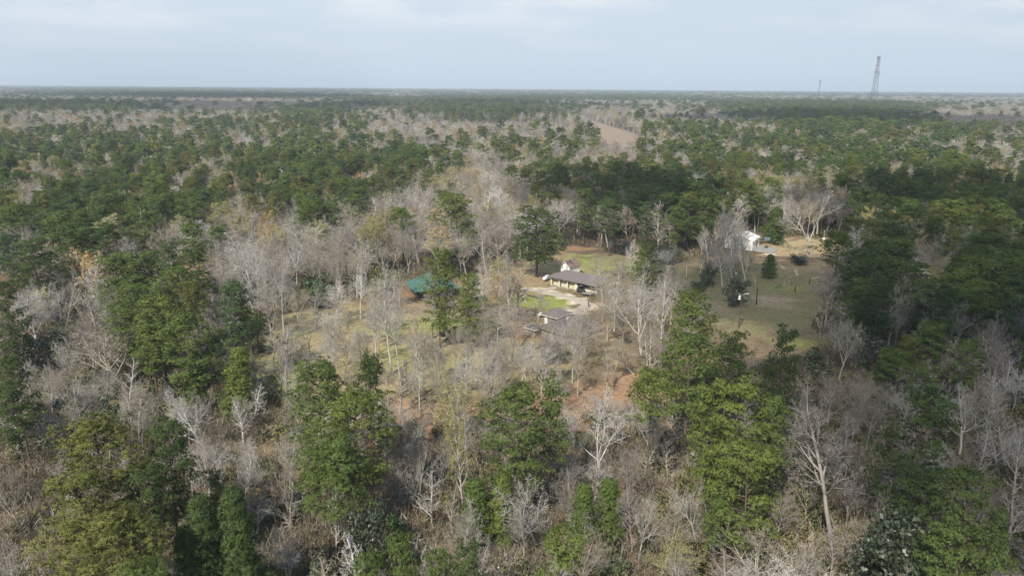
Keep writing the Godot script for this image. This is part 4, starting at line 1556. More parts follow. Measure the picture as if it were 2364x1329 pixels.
func build_pasture_things() -> void:
	var u := pole_with("utility_pole", "brown utility pole carrying a white transformer on the near pasture", "utility pole", Vector3(54.0, 0, -163.1), 8.8, 0.16, M.pole_wood)
	put("transformer", lathe([[0, 0.01], [0, 0.27], [0.85, 0.27], [0.95, 0.2], [1.0, 0.02]], Vector3.UP, Vector3(-0.5, 7.1, 0.1), 14), M.white, u)
	put("crossarm", box_mesh(Vector3(-0.75, 8.2, -0.06), Vector3(0.75, 8.32, 0.06)), M.grey_wood, u)
	for x in [-0.65, 0.65]:
		put("insulator", lathe([[0, 0.05], [0.12, 0.09], [0.2, 0.05], [0.28, 0.07], [0.34, 0.01]], Vector3.UP, Vector3(x, 8.32, 0), 8), M.white, u)
	put("lamp_arm", lathe([[0, 0.03], [1.2, 0.03]], Vector3(1, 0.25, 0.2).normalized(), Vector3(0, 8.3, 0), 6), M.grey_metal, u)
	put("lamp_head", box_mesh(Vector3(0.95, 8.5, 0.08), Vector3(1.5, 8.64, 0.34)), M.white, u)
	put("bracket", lathe([[-0.4, 0.03], [0.6, 0.03]], Vector3(1, -0.15, 0).normalized(), Vector3(0, 3.0, 0.15), 6), M.grey_metal, u)
	put("guy_wire", lathe([[0, 0.02], [4.6, 0.02]], Vector3(-0.62, -0.75, 0.1).normalized(), Vector3(0, 3.2, 0), 5), M.black, u)
	var d := pole_with("cut_off_pole", "dark cut off pole without wires right of the utility pole", "pole", Vector3(64.4, 0, -182.5), 4.5, 0.17, M.black_wood)
	put("stub_arm", box_mesh(Vector3(-0.3, 4.0, -0.05), Vector3(0.3, 4.1, 0.05)), M.black_wood, d)
	var f := pole_with("utility_pole", "tall dark utility pole against the trees at the pasture's far right", "utility pole", Vector3(121.9, 0, -252.4), 12.2, 0.19, M.black_wood)
	put("transformer", lathe([[0, 0.01], [0, 0.25], [0.95, 0.25], [1.0, 0.02]], Vector3.UP, Vector3(0.45, 8.0, 0.1), 12), M.white, f)
	put("crossarm", box_mesh(Vector3(-0.9, 11.4, -0.06), Vector3(0.9, 11.52, 0.06)), M.black_wood, f)
	for x in [-0.8, 0.0, 0.8]:
		put("insulator", lathe([[0, 0.05], [0.15, 0.09], [0.3, 0.02]], Vector3.UP, Vector3(x, 11.52, 0), 8), M.white, f)
	# fence posts and gate
	for a in [[78.4, -200.8, 1.9, "pale fence post nearest the collapsed wire frame", 0], [80.7, -203.2, 1.9, "pale fence post at the hinge of the metal gate", 0], [79.3, -194.9, 1.85, "dark fence post nearer of two on the pasture", 1], [86.7, -203.4, 1.85, "dark fence post farther of two on the pasture", 1], [70.0, -200.4, 1.8, "pale post below the thin reddish sapling", 0], [102.0, -270.7, 1.7, "pale marker post at the far tree line", 0]]:
		var o := pole_with("fence_post", a[3], "fence post", Vector3(a[0], 0, a[1]), a[2], 0.15 if a[4] == 1 else 0.11, M.black_wood if a[4] == 1 else M.tan_wood)
		put("cap", lathe([[0, 0.14], [0.05, 0.1], [0.07, 0.01]], Vector3.UP, Vector3(0, float(a[2]), 0), 8), M.black_wood if a[4] == 1 else M.tan_wood, o)
	var g := thing("field_gate", "grey tube gate standing open beside two pale posts", "gate", Vector3(81.0, 0, -203.6), face(0.45, -0.89))
	var fr := Buf.new()
	fr.prism(Vector3(0, 0.2, 0), Vector3(0, 1.5, 0), 0.035, 0.035, 6)
	fr.prism(Vector3(4.2, 0.2, 0), Vector3(4.2, 1.5, 0), 0.035, 0.035, 6)
	put("upright", fr.mesh(), M.grey_metal, g)
	for y in [0.2, 0.5, 0.85, 1.2, 1.5]:
		put("rail", lathe([[0, 0.035], [4.2, 0.035]], Vector3(1, 0, 0), Vector3(0, y, 0), 6), M.grey_metal, g)
	put("brace", lathe([[0, 0.03], [4.35, 0.03]], Vector3(4.2, 1.1, 0).normalized(), Vector3(0, 0.3, 0), 6), M.grey_metal, g)
	var w := thing("wire_panel", "fallen dark wire panel leaning on the grass left of the gate", "fence panel", Vector3(76.0, 0, -199.2), 0.2)
	for a in [[Vector3(-1.2, 0.05, 0), Vector3(0.9, 1.0, -0.3)], [Vector3(0.9, 1.0, -0.3), Vector3(1.6, 0.05, 0.2)], [Vector3(-1.2, 0.05, 0), Vector3(1.6, 0.1, 0.2)], [Vector3(-0.4, 0.07, 0.05), Vector3(0.9, 1.0, -0.3)], [Vector3(0.9, 1.0, -0.3), Vector3(0.6, 0.08, 0.1)]]:
		var b := Buf.new()
		b.prism(a[0], a[1], 0.05, 0.05, 5)
		put("bar", b.mesh(), M.black, w)
	# blue feeder
	var bl := thing("deer_feeder", "blue barrel feeder on thin legs left of the small conical pine", "feeder", Vector3(76.0, 0, -212.6))
	put("barrel", lathe([[0, 0.02], [0.1, 0.3], [0.15, 0.36], [0.85, 0.36], [0.9, 0.05]], Vector3.UP, Vector3(0, 1.5, 0), 14), M.blue, bl)
	put("cover", lathe([[0, 0.5], [0.12, 0.3], [0.16, 0.02]], Vector3.UP, Vector3(0, 2.42, 0), 14), M.blue, bl)
	for i in 3:
		var a := TAU * i / 3 + 0.4
		put("leg", lathe([[0, 0.03], [2.0, 0.03]], Vector3(cos(a) * 0.3, -1, sin(a) * 0.3).normalized(), Vector3(cos(a) * 0.3, 1.85, sin(a) * 0.3), 6), M.grey_metal, bl)
	# yard lamp with three globes
	var l := pole_with("yard_lamp", "dark lamp post with three white globes on the far pasture", "lamp post", Vector3(102.8, 0, -222.5), 2.9, 0.07, M.black)
	for i in 3:
		var a := TAU * i / 3 + 0.5
		var c := Vector3(cos(a) * 0.42, 2.95, sin(a) * 0.42)
		put("arm", lathe([[0, 0.03], [0.45, 0.03]], Vector3(cos(a), 0.2, sin(a)).normalized(), Vector3(0, 2.75, 0), 6), M.black, l)
		var prof := []
		for q in 9:
			var t := PI * q / 8
			prof.append([0.26 * (1.0 - cos(t)), maxf(0.005, 0.26 * sin(t))])
		put("globe", lathe(prof, Vector3.UP, c, 12), M.globe, l)
	var wp := pole_with("white_pole", "thin white pole standing on the shaded grass left of the grove", "pole", Vector3(52.4, 0, -210.4), 3.4, 0.07, M.white)
	put("cap", lathe([[0, 0.09], [0.08, 0.06], [0.1, 0.01]], Vector3.UP, Vector3(0, 3.4, 0), 8), M.white, wp)
	var bp := pole_with("white_pole", "slim white pole with white box at its foot by far trees", "pole", Vector3(117.0, 0, -266.6), 3.6, 0.06, M.white)
	put("box", box_mesh(Vector3(-0.35, 0, -0.25), Vector3(0.35, 0.9, 0.25)), M.white, bp)
	var bucket := thing("bucket", "small white bucket on the grass under the bare grove", "bucket", Vector3(68.4, 0, -214.0))
	put("pail", lathe([[0, 0.02], [0, 0.28], [0.7, 0.34], [0.7, 0.3], [0.1, 0.02]], Vector3.UP, Vector3.ZERO, 14), M.white, bucket)
	put("handle", lathe([[0, 0.015], [0.6, 0.015]], Vector3(1, 0, 0), Vector3(-0.3, 0.74, 0), 5), M.grey_metal, bucket)

func lattice(o: Node3D, h: float, base: float, top: float, bays: int, legs: int) -> void:
	var corner := func_corner(legs)
	for i in legs:
		var b := Buf.new()
		b.prism(corner[i] * base + Vector3(0, 0, 0), corner[i] * top + Vector3(0, h, 0), 0.7, 0.5, 6)
		put("leg", b.mesh(), M.tower, o)
	for k in bays:
		var b := Buf.new()
		var t0 := 1.0 - pow(1.0 - float(k) / bays, 1.25)
		var t1 := 1.0 - pow(1.0 - float(k + 1) / bays, 1.25)
		for i in legs:
			var j := (i + 1) % legs
			var a: Vector3 = corner[i] * lerpf(base, top, t0) + Vector3(0, h * t0, 0)
			var c: Vector3 = corner[j] * lerpf(base, top, t0) + Vector3(0, h * t0, 0)
			var a1: Vector3 = corner[i] * lerpf(base, top, t1) + Vector3(0, h * t1, 0)
			var c1: Vector3 = corner[j] * lerpf(base, top, t1) + Vector3(0, h * t1, 0)
			b.prism(a, c, 0.26, 0.26, 4)
			b.prism(a, c1, 0.26, 0.26, 4)
			b.prism(c, a1, 0.26, 0.26, 4)
		put("brace", b.mesh(), M.tower, o)

func func_corner(legs: int) -> Array:
	var out := []
	for i in legs:
		var a := TAU * i / legs + 0.9
		out.append(Vector3(cos(a), 0, sin(a)))
	return out

func build_towers() -> void:
	var z := -2400.0
	var o := thing("lattice_tower", "tall dark three legged lattice tower on the right of the horizon", "radio tower", Vector3(1156, 0, z))
	lattice(o, 154.0, 12.0, 3.2, 13, 3)
	put("mast", lathe([[0, 0.45], [10, 0.2]], Vector3.UP, Vector3(2.5, 154, 0), 6), M.tower, o)
	for a in [[152.0, 6.5, 1.3], [146.0, 6.0, 1.6], [105.0, 8.0, 1.6]]:
		put("platform", box_mesh(Vector3(-a[1], a[0], -a[1] * 0.6), Vector3(a[1] * 0.75, a[0] + a[2], a[1] * 0.6)), M.tower, o)
	for a in [[98.0, 7.0], [104.0, 5.5], [126.0, -4.0], [138.0, 4.5]]:
		put("dish", lathe([[0, 0.05], [0.3, 1.2], [0.9, 1.6], [0.9, 0.05]], Vector3(0, 0, 1), Vector3(a[1], a[0], 2.0), 12), M.tower, o)
	var s := thing("antenna_mast", "short antenna mast with two antenna rings left of the tall tower", "radio tower", Vector3(979, 0, z))
	put("pole", lathe([[0, 1.0], [80, 0.6], [80, 0.02]], Vector3.UP, Vector3.ZERO, 10), M.tower, s)
	for a in [[77.0, 3.6], [69.0, 2.2]]:
		var ring := put("antenna_ring", lathe([[0, 1.0], [0.4, 1.0]], Vector3.UP, Vector3(0, a[0], 0), 10), M.tower, s)
		for i in 6:
			var t := TAU * i / 6
			put("antenna", box_mesh(Vector3(cos(t) * a[1] - 0.45, float(a[0]) - 1.4, sin(t) * a[1] - 0.45), Vector3(cos(t) * a[1] + 0.45, float(a[0]) + 1.4, sin(t) * a[1] + 0.45)), M.tower, ring)
			put("strut", lathe([[0, 0.18], [a[1], 0.18]], Vector3(cos(t), 0, sin(t)), Vector3(0, float(a[0]) + 0.2, 0), 5), M.tower, ring)

# kind, shape, tint, x, z, height, crown width, lean, what it looks like
const TREES := [
	["pine", "full", 3, -42.2, -66.8, 23.0, 9.0, 0.00, "huge olive yellow pine at lower left, topmost crown of its clump"],
	["pine", "full", 3, -41.6, -62.8, 20.0, 8.8, 0.00, "olive pine crown below the huge one at lower left"],
	["pine", "full", 3, -35.2, -56.5, 19.0, 8.1, 0.00, "olive yellow pine cut by the bottom edge at lower left"],
	["pine", "full", 1, -30.3, -51.7, 17.0, 6.0, 0.00, "green pine crown at bottom edge right of the olive clump"],
	["pine", "clump", 0, -37.1, -70.1, 21.0, 6.2, 0.00, "dark pine with open gaps right of the huge olive pine"],
	["pine", "clump", 0, -37.5, -65.7, 18.0, 5.6, 0.00, "dark pine with bare inner branches below the gappy dark pine"],
	["pine", "young", 0, -27.2, -63.1, 17.0, 5.0, 0.00, "pointed young dark green pine left of centre at the bottom"],
	["pine", "young", 0, -30.7, -63.3, 16.0, 5.3, 0.00, "twin pointed young pine just left of the other young pine"],
	["pine", "young", 0, -32.3, -62.3, 13.0, 4.5, 0.00, "shorter young pine in front of the two pointed ones"],
	["pine", "clump", 0, -33.9, -74.3, 13.0, 3.0, 0.00, "small dark pine above the pointed young pines"],
	["pine", "round", 1, -24.3, -85.9, 22.0, 8.7, 0.00, "broad green pine left of centre, highest of its three crowns"],
	["pine", "full", 2, -19.2, -80.6, 20.0, 9.4, 0.00, "bright green pine left of centre, right hand crown of three"],
	["pine", "clump", 1, -20.6, -76.0, 17.0, 8.9, 0.00, "low green pine crown hanging over the dark gap left of centre"],
	["pine", "head", 0, -19.4, -90.9, 21.0, 4.1, 0.00, "small dark pine top behind the broad green pine"],
	["pine", "round", 1, 0.2, -82.7, 20.0, 8.9, 0.00, "large rich green pine below centre with twin trunks showing"],
	["pine", "clump", 1, 5.0, -85.6, 20.0, 5.4, 0.00, "narrow green pine touching the large rich green pine"],
	["pine", "young", 1, -4.2, -78.4, 9.0, 4.7, 0.00, "short green pine below the large rich green pine"],
	["pine", "young", 2, -1.0, -78.3, 10.0, 4.4, 0.00, "short yellow green pine under the large twin trunk pine"],
	["pine", "young", 1, 9.0, -77.8, 9.0, 3.9, 0.00, "short green pine left of two alike beside the white spreading tree"],
	["pine", "young", 1, 12.3, -78.9, 9.0, 4.2, 0.00, "short green pine right of two alike beside the white spreading tree"],
	["pine", "full", 2, 3.9, -54.5, 18.0, 6.4, 0.00, "bright yellow green pine at the bottom edge, centre"],
	["pine", "full", 1, -10.2, -57.4, 16.0, 4.3, 0.00, "green pine at bottom edge left of the bright yellow green one"],
	["pine", "clump", 1, -13.0, -56.1, 15.0, 4.1, 0.00, "dense green pine at the bottom edge beside the glossy vine column"],
	["pine", "full", 0, -4.2, -56.3, 16.0, 4.3, 0.00, "darker green pine at the bottom edge between two brighter pines"],
	["pine", "clump", 1, -6.6, -56.7, 15.0, 3.5, 0.00, "small green pine at the bottom edge left of the darker one"],
	["pine", "head", 2, 18.7, -88.6, 19.6, 7.3, -0.03, "tall pine with round head on a long clear trunk, lower right of centre"],
	["pine", "round", 2, 30.6, -114.6, 23.0, 9.7, 0.00, "tall bright yellow green pine in front of the utility pole"],
	["pine", "full", 1, 27.0, -102.0, 20.0, 8.5, 0.00, "green pine crown below the tall bright yellow green pine"],
	["pine", "clump", 1, 34.6, -107.8, 19.0, 7.6, 0.00, "green pine whose top touches the utility pole foot"],
	["pine", "full", 0, 41.1, -103.2, 21.0, 5.8, 0.00, "narrow dark pine right of the utility pole"],
	["pine", "full", 2, 28.4, -81.1, 22.0, 9.7, 0.00, "wide sunlit pine at right, top of the tall bright column"],
	["pine", "full", 2, 25.4, -83.1, 20.0, 6.2, 0.00, "sunlit pine crown left of the wide sunlit one"],
	["pine", "clump", 1, 32.5, -82.2, 19.0, 5.8, 0.00, "green pine on the right flank of the wide sunlit pine"],
	["pine", "full", 2, 26.4, -71.1, 18.0, 8.4, 0.00, "bright yellow green pine low in the sunlit column at right"],
	["pine", "clump", 1, 23.6, -72.3, 12.0, 4.3, 0.00, "small green pine at the foot of the sunlit column"],
	["pine", "full", 0, 47.2, -77.3, 22.0, 9.3, 0.00, "large dark dome shaped pine at lower right"],
	["pine", "clump", 0, 44.8, -69.4, 17.0, 6.0, 0.00, "dark pine crown below the large dark dome"],
	["pine", "full", 1, 46.2, -64.0, 19.0, 7.2, 0.00, "green pine at lower right beside the frame edge"],
	["pine", "clump", 1, 44.4, -63.9, 15.0, 5.3, 0.00, "low green pine crown left of the frame edge pine"],
	["pine", "clump", 1, 48.6, -62.8, 16.0, 4.4, 0.00, "green pine crown at the right edge near the bottom"],
	["pine", "full", 0, -107.7, -158.3, 22.0, 11.2, 0.00, "dark round pine at far left of the left pine cluster"],
	["pine", "full", 0, -105.7, -167.8, 23.0, 14.0, 0.00, "tall dark pine with bare trunks below, left pine cluster"],
	["pine", "full", 0, -101.9, -171.6, 22.0, 9.8, 0.00, "dark pine right of the tall one with bare trunks"],
	["pine", "head", 0, -103.9, -181.6, 21.0, 7.7, 0.00, "small dark pine top at the back of the left cluster"],
	["pine", "full", 1, -84.6, -149.0, 21.0, 11.7, 0.00, "broad green pine in the middle of the left cluster"],
	["pine", "clump", 1, -80.1, -149.1, 21.0, 9.4, 0.00, "green pine just right of the broad one, left cluster"],
	["pine", "clump", 4, -82.6, -169.1, 20.0, 7.0, 0.00, "bluish small pine behind the left cluster"],
	["pine", "full", 0, -67.2, -150.1, 22.0, 8.2, 0.00, "pointed dark pine at the right top of the left cluster"],
	["pine", "full", 1, -68.1, -142.0, 20.0, 8.8, 0.00, "green pine below the pointed dark one, left cluster"],
	["pine", "clump", 1, -67.4, -134.8, 19.0, 9.0, 0.00, "green pine in the heart of the left cluster"],
	["pine", "full", 1, -72.1, -132.1, 19.0, 8.5, 0.00, "green pine on the left slope of the left cluster"],
	["pine", "full", 2, -62.0, -120.6, 20.0, 9.8, 0.00, "large light green pine in front of the left cluster"],
	["pine", "head", 3, -59.8, -130.6, 20.0, 5.8, 0.00, "olive yellow pine standing out among green left cluster pines"],
	["pine", "clump", 4, -51.1, -125.9, 21.0, 7.7, 0.00, "blue green loose pine at the right end of the left cluster"],
	["pine", "full", 1, -54.1, -113.9, 19.0, 8.8, 0.00, "green pine low in front of the left cluster"],
	["pine", "clump", 1, -71.8, -126.7, 17.0, 7.8, 0.00, "green pine at left foot of the left cluster"],
	["pine", "clump", 1, -62.9, -118.5, 16.0, 7.7, 0.00, "low green pine crown at the front of the left cluster"],
	["pine", "clump", 0, -50.1, -114.8, 16.0, 5.3, 0.00, "dark low pine right front of the left cluster"],
	["pine", "young", 1, -53.7, -113.9, 12.0, 4.3, 0.00, "little green pine at the very front of the left cluster"],
	["pine", "young", 2, -45.7, -113.4, 13.0, 6.4, 0.00, "yellow green pine at the lower right tip of the left cluster"],
	["pine", "head", 0, -54.1, -144.9, 7.5, 4.2, -0.14, "dark leaning pine on a bare trunk at the lawn edge"],
	["pine", "full", 0, -71.8, -96.8, 18.0, 5.4, 0.00, "dark green pine cut by the left edge, halfway down"],
	["pine", "clump", 0, -69.6, -92.7, 16.0, 5.9, 0.00, "dark green crown at left edge below the first"],
	["pine", "full", 0, -94.8, -130.3, 20.0, 7.0, 0.00, "dark pine at left edge beside the left cluster"],
	["pine", "head", 1, -62.9, -221.0, 22.0, 10.6, -0.08, "tall lone pine with flat round head on a clear trunk, left of centre"],
	["pine", "clump", 1, -57.1, -226.6, 20.0, 9.3, 0.00, "two tiered green pine right of the flat headed lone pine"],
	["pine", "young", 1, -58.0, -228.7, 13.0, 6.9, 0.00, "lower green pine beneath the two tiered pine"],
	["pine", "round", 2, -17.3, -221.5, 24.0, 16.0, 0.00, "tall sunlit pine behind the green roofed house"],
	["pine", "round", 2, -15.5, -147.6, 22.9, 7.6, 0.05, "pine with long dark trunk in front of the green roofed house"],
	["pine", "round", 2, -9.3, -147.4, 17.2, 7.4, 0.08, "low spreading yellow green pine right of the green roofed house"],
	["pine", "head", 2, -7.2, -145.9, 5.9, 3.2, 0.01, "small crooked yellow green pine on the lawn"],
	["pine", "round", 0, 7.4, -209.1, 21.6, 16.8, 0.08, "big round dark pine left of the white shed"],
	["pine", "round", 1, 34.7, -183.6, 17.0, 9.2, 0.00, "green pine right of the garage roof"],
	["pine", "round", 0, 47.3, -310.0, 25.0, 22.7, 0.00, "dark pine, highest of the dark stand behind the clearing"],
	["pine", "round", 0, 53.1, -283.2, 25.0, 19.2, 0.00, "dark pine right of the highest in the dark stand"],
	["pine", "full", 0, 33.6, -270.4, 24.0, 16.5, 0.00, "dark pine at the left of the dark stand"],
	["pine", "round", 0, 60.6, -272.0, 24.0, 17.7, 0.00, "dark pine right of centre in the dark stand"],
	["pine", "full", 0, 65.2, -256.5, 24.0, 15.3, 0.00, "dark pine at the right end of the dark stand"],
	["pine", "clump", 1, 44.9, -264.4, 21.0, 13.0, 0.00, "dark green pine in the front row of the dark stand"],
	["pine", "full", 0, 54.2, -253.9, 20.0, 12.6, 0.00, "dark pine in front row, right, of the dark stand"],
	["pine", "clump", 0, 32.6, -237.4, 20.0, 11.0, 0.00, "dark pine low at the left of the dark stand"],
	["pine", "full", 0, 59.8, -241.7, 20.0, 10.6, 0.00, "dark pine low at the right of the dark stand"],
	["pine", "head", 1, 21.6, -344.8, 21.0, 12.5, 0.00, "green pine left of the dark stand, taller of two"],
	["pine", "head", 1, 11.6, -362.8, 20.0, 11.0, 0.00, "green pine left of the dark stand, shorter of two"],
	["pine", "clump", 1, 16.5, -304.8, 19.0, 11.1, 0.00, "green pine crown beneath the two left of the dark stand"],
	["pine", "full", 3, 13.8, -266.2, 18.0, 7.3, 0.00, "narrow yellowish pine left of the dark stand"],
	["pine", "clump", 2, -39.4, -333.0, 19.0, 9.1, 0.00, "small pine in front of pale yellow tree"],
	["pine", "full", 0, -50.9, -324.7, 20.0, 11.9, 0.00, "narrow dark pine left of the pale yellow tree"],
	["pine", "clump", 1, -58.2, -311.1, 19.0, 10.5, 0.00, "light pine left of the pale yellow tree"],
	["pine", "full", 0, -108.9, -530.8, 22.0, 19.5, 0.00, "rounded dark pine left back, among bare trees"],
	["pine", "full", 0, -77.5, -471.8, 22.0, 21.6, 0.00, "dark oak like pine at the back, larger of a pair"],
	["pine", "full", 0, -50.3, -451.2, 21.0, 16.4, 0.00, "dark pine at the back right of the pair"],
	["pine", "full", 1, -4.2, -438.5, 21.0, 15.8, 0.00, "pine with yellow crown top at the back"],
	["pine", "clump", 1, -30.8, -403.6, 20.0, 10.2, 0.00, "small two tier pine at the back centre"],
	["pine", "full", 0, 121.4, -252.1, 23.0, 10.5, 0.00, "tall dark pine at the right end of the pasture"],
	["pine", "full", 1, 108.5, -403.4, 21.0, 15.1, 0.00, "green pine above the dark stand"],
	["pine", "young", 1, 95.7, -259.8, 14.0, 11.8, 0.00, "conical green pine behind the white metal building"],
	["pine", "young", 1, 77.2, -210.1, 7.5, 5.0, -0.11, "small conical pine beside the blue feeder"],
	["pine", "full", 0, 80.5, -170.3, 14.0, 11.6, 0.00, "dark pine at the left tip of the right hand pine belt"],
	["pine", "full", 0, 85.2, -166.8, 17.0, 12.7, 0.00, "dark pine in the right belt above the dim bare trees"],
	["pine", "full", 1, 94.8, -175.5, 20.0, 13.5, 0.00, "green pine in the right belt behind the dim ones"],
	["pine", "full", 0, 90.2, -158.4, 18.0, 12.4, 0.00, "dark pine in the middle of the right belt"],
	["pine", "full", 1, 87.9, -146.8, 17.0, 11.7, 0.00, "green pine in the right belt, front row"],
	["pine", "full", 0, 89.8, -143.7, 16.0, 11.0, 0.00, "dark pine in the right belt, front row right"],
	["pine", "full", 1, 93.0, -141.8, 17.0, 11.0, 0.00, "mid green pine in the right belt under the round bare tree"],
	["pine", "full", 1, 93.4, -137.7, 15.0, 8.9, 0.00, "low mid green pine in the right belt front"],
	["pine", "full", 0, 120.8, -179.7, 21.0, 15.9, 0.00, "dark pine right of the round bare tree"],
	["pine", "full", 0, 115.3, -163.7, 20.0, 11.1, 0.00, "dark pine at the right edge beside the round bare tree"],
	["pine", "full", 1, 124.9, -221.7, 21.0, 17.0, 0.00, "green pine behind the round bare tree, left"],
	["pine", "full", 1, 144.0, -236.1, 21.0, 18.5, 0.00, "green pine behind the round bare tree, centre"],
	["pine", "full", 2, 160.4, -241.8, 21.0, 22.9, 0.00, "sunlit topped pine behind the round bare tree, right"],
	["pine", "full", 0, 153.8, -295.1, 22.0, 20.1, 0.00, "dark pine group leader at right, behind the tall pasture end pine"],
	["pine", "full", 0, 180.4, -321.4, 22.0, 20.0, 0.00, "dark pine right of the group leader"],
	["pine", "full", 0, 224.5, -349.3, 22.0, 22.5, 0.00, "dark broad pine near the right edge, far row"],
	["pine", "full", 0, 90.6, -146.9, 17.0, 9.6, 0.00, "dark pine squeezed in the right belt centre"],
	["pine", "full", 0, 82.0, -154.3, 14.0, 9.3, 0.00, "dark low pine in the right belt front left"],
	["leafing", "broad", 1, -88.8, -144.3, 10.0, 7.4, 0.00, "rounded orange yellow tree at left beside the pine cluster"],
	["leafing", "broad", 1, -101.5, -146.4, 10.0, 10.0, 0.00, "yellow flushed tree with grey limbs at far left"],
	["leafing", "broad", 0, -7.8, -101.1, 13.0, 7.7, 0.00, "sparse yellow green tree on the orange leaf litter"],
	["leafing", "tall", 0, -5.9, -81.2, 16.0, 4.5, 0.00, "thin tree draped with yellow leaves and dark vines"],
	["leafing", "broad", 1, 4.1, -256.2, 15.0, 8.6, 0.00, "golden yellow tree beside the big round dark pine"],
	["leafing", "broad", 2, -29.5, -321.7, 18.0, 14.1, 0.00, "pale yellow green tree at the back centre"],
	["leafing", "broad", 1, -111.0, -302.6, 16.0, 9.8, 0.00, "tan yellow tree at the back left, larger of two"],
	["leafing", "tall", 1, -109.2, -316.7, 18.0, 7.7, 0.00, "tan yellow tree at the back left, slimmer of two"],
	["leafing", "broad", 0, 18.6, -68.6, 7.0, 6.3, 0.00, "yellow green bush like tree at the bottom right of centre"],
	["leafing", "broad", 0, -52.5, -70.8, 6.0, 4.9, 0.00, "low yellowish bush tree left of the olive pine clump"],
	["leafing", "broad", 0, -96.7, -217.7, 10.0, 5.8, 0.00, "small yellow green tree behind the left cluster"],
	["leafing", "broad", 2, 117.0, -189.4, 12.0, 6.8, 0.00, "dull yellow green tree under the round bare tree, right"],
	["leafing", "broad", 2, -239.6, -633.9, 17.0, 16.3, 0.00, "pale yellow tree in the far left forest"],
	["leafing", "broad", 2, -145.5, -645.5, 17.0, 17.9, 0.00, "cream yellow tree in the far forest left of centre"],
	["leafing", "broad", 1, 353.8, -570.0, 15.0, 16.1, 0.00, "russet tree at the far right"],
	["leafing", "broad", 2, -25.3, -578.9, 15.0, 19.1, 0.00, "olive yellow leafing tree at the back centre"],
	["evergreen", "evergreen", 0, -69.5, -101.8, 9.0, 8.0, 0.00, "glossy grey green evergreen at left above the olive pine"],
	["evergreen", "evergreen", 0, -64.2, -103.8, 8.0, 6.7, 0.00, "glossy evergreen right of the first at left"],
	["evergreen", "evergreen", 1, 41.5, -68.2, 12.0, 9.3, 0.00, "large nearly black evergreen at lower right"],
	["evergreen", "evergreen", 1, -16.0, -70.1, 11.0, 3.7, 0.00, "column of dark glossy vine leaves near the bottom"],
	["evergreen", "evergreen", 2, -13.8, -76.8, 6.0, 2.7, 0.00, "bright green bush right of the vine column"],
	["evergreen", "evergreen", 1, -93.0, -133.3, 9.0, 9.7, 0.00, "dark evergreen below the yellow flushed tree at left"],
	["evergreen", "evergreen", 0, -21.2, -68.5, 6.0, 2.9, 0.00, "pale leaved bush at the bottom edge left of centre"],
	["evergreen", "evergreen", 1, -13.3, -151.2, 3.5, 5.6, 0.02, "dark shrub with rounded top on the front lawn"],
	["evergreen", "evergreen", 1, 9.6, -139.1, 4.0, 4.9, 0.00, "dark shrub in front of the main house"],
	["evergreen", "evergreen", 1, 58.2, -181.2, 8.4, 7.1, -0.09, "dark shrubby tree beside the bare grove on the pasture"],
	["evergreen", "evergreen", 1, 56.0, -200.3, 7.0, 5.4, 0.00, "dark bush under the bare grove, left"],
	["evergreen", "evergreen", 1, 52.4, -195.1, 3.0, 5.6, -0.08, "dark low bush at the left edge of the pasture"],
	["evergreen", "evergreen", 1, 93.3, -228.1, 3.7, 7.9, -0.12, "wide low dark bush under the twin trunk tree"],
	["evergreen", "evergreen", 2, -49.6, -180.9, 7.0, 7.0, 0.00, "green shrub at the left edge of the front lawn"],
	["evergreen", "evergreen", 1, -48.9, -176.1, 6.0, 6.3, 0.00, "dark understory evergreen at the lawn's upper left corner"],
	["evergreen", "evergreen", 1, -9.4, -244.3, 6.0, 9.0, 0.00, "dark understory bush left of the big round dark pine"],
	["evergreen", "evergreen", 1, 37.9, -241.0, 4.0, 10.5, 0.00, "dark hedge like bush at the back of the clearing"],
	["evergreen", "evergreen", 1, 49.6, -227.3, 7.0, 12.8, 0.00, "dark bush at the right back of the clearing"],
	["evergreen", "evergreen", 1, -3.2, -228.2, 5.0, 8.4, 0.00, "dark bush beside the big round dark pine"],
	["evergreen", "evergreen", 1, 72.0, -133.9, 8.0, 6.7, 0.00, "black green bush under the dim bare trees at right"],
	["bare", "broad", 0, 3.3, -77.8, 10.1, 8.6, -0.14, "silvery white bare tree with fan of twigs, bottom centre"],
	["bare", "vase", 0, 13.2, -94.2, 13.6, 12.5, -0.23, "spreading white bare tree with bowed trunk right of the twin trunk pine"],
	["bare", "vase", 1, 27.7, -144.5, 20.8, 14.1, -0.20, "tall forked pale tree with V shaped trunk in front of the pasture"],
	["bare", "tall", 1, 30.9, -140.1, 20.8, 6.9, 0.02, "tall pale bare tree right of the forked one"],
	["bare", "lean", 2, 24.3, -133.9, 8.1, 11.4, -0.41, "leaning bare tree with a long bowed limb before the house"],
	["bare", "broad", 2, 12.3, -135.2, 10.0, 9.6, 0.08, "bare tree in front of the main house wall"],
	["bare", "tall", 2, 19.9, -129.2, 9.3, 5.1, -0.04, "thin bare tree on the orange leaf litter"],
	["bare", "vase", 2, 2.8, -131.7, 7.4, 12.0, -0.35, "widely spreading bare tree in the middle of the front yard"],
	["bare", "broad", 0, -3.2, -152.5, 9.7, 6.4, -0.07, "small frosty white tree left of the main house"],
	["bare", "tall", 1, -0.6, -157.9, 20.1, 6.0, 0.03, "tall slender pale tree left of the garage drive"],
	["bare", "tall", 1, -23.6, -133.0, 22.2, 8.3, -0.11, "tallest pale bare tree of the clump left of the lawn"],
	["bare", "tall", 1, -21.0, -127.4, 21.3, 5.9, -0.10, "pale bare tree right behind the tallest of its clump"],
	["bare", "slim", 4, -19.3, -122.7, 7.1, 3.3, 0.03, "dark dead trunk at the foot of the pale clump"],
	["bare", "tall", 1, -17.4, -148.3, 20.0, 4.8, 0.00, "slim forked tree before the green roof"],
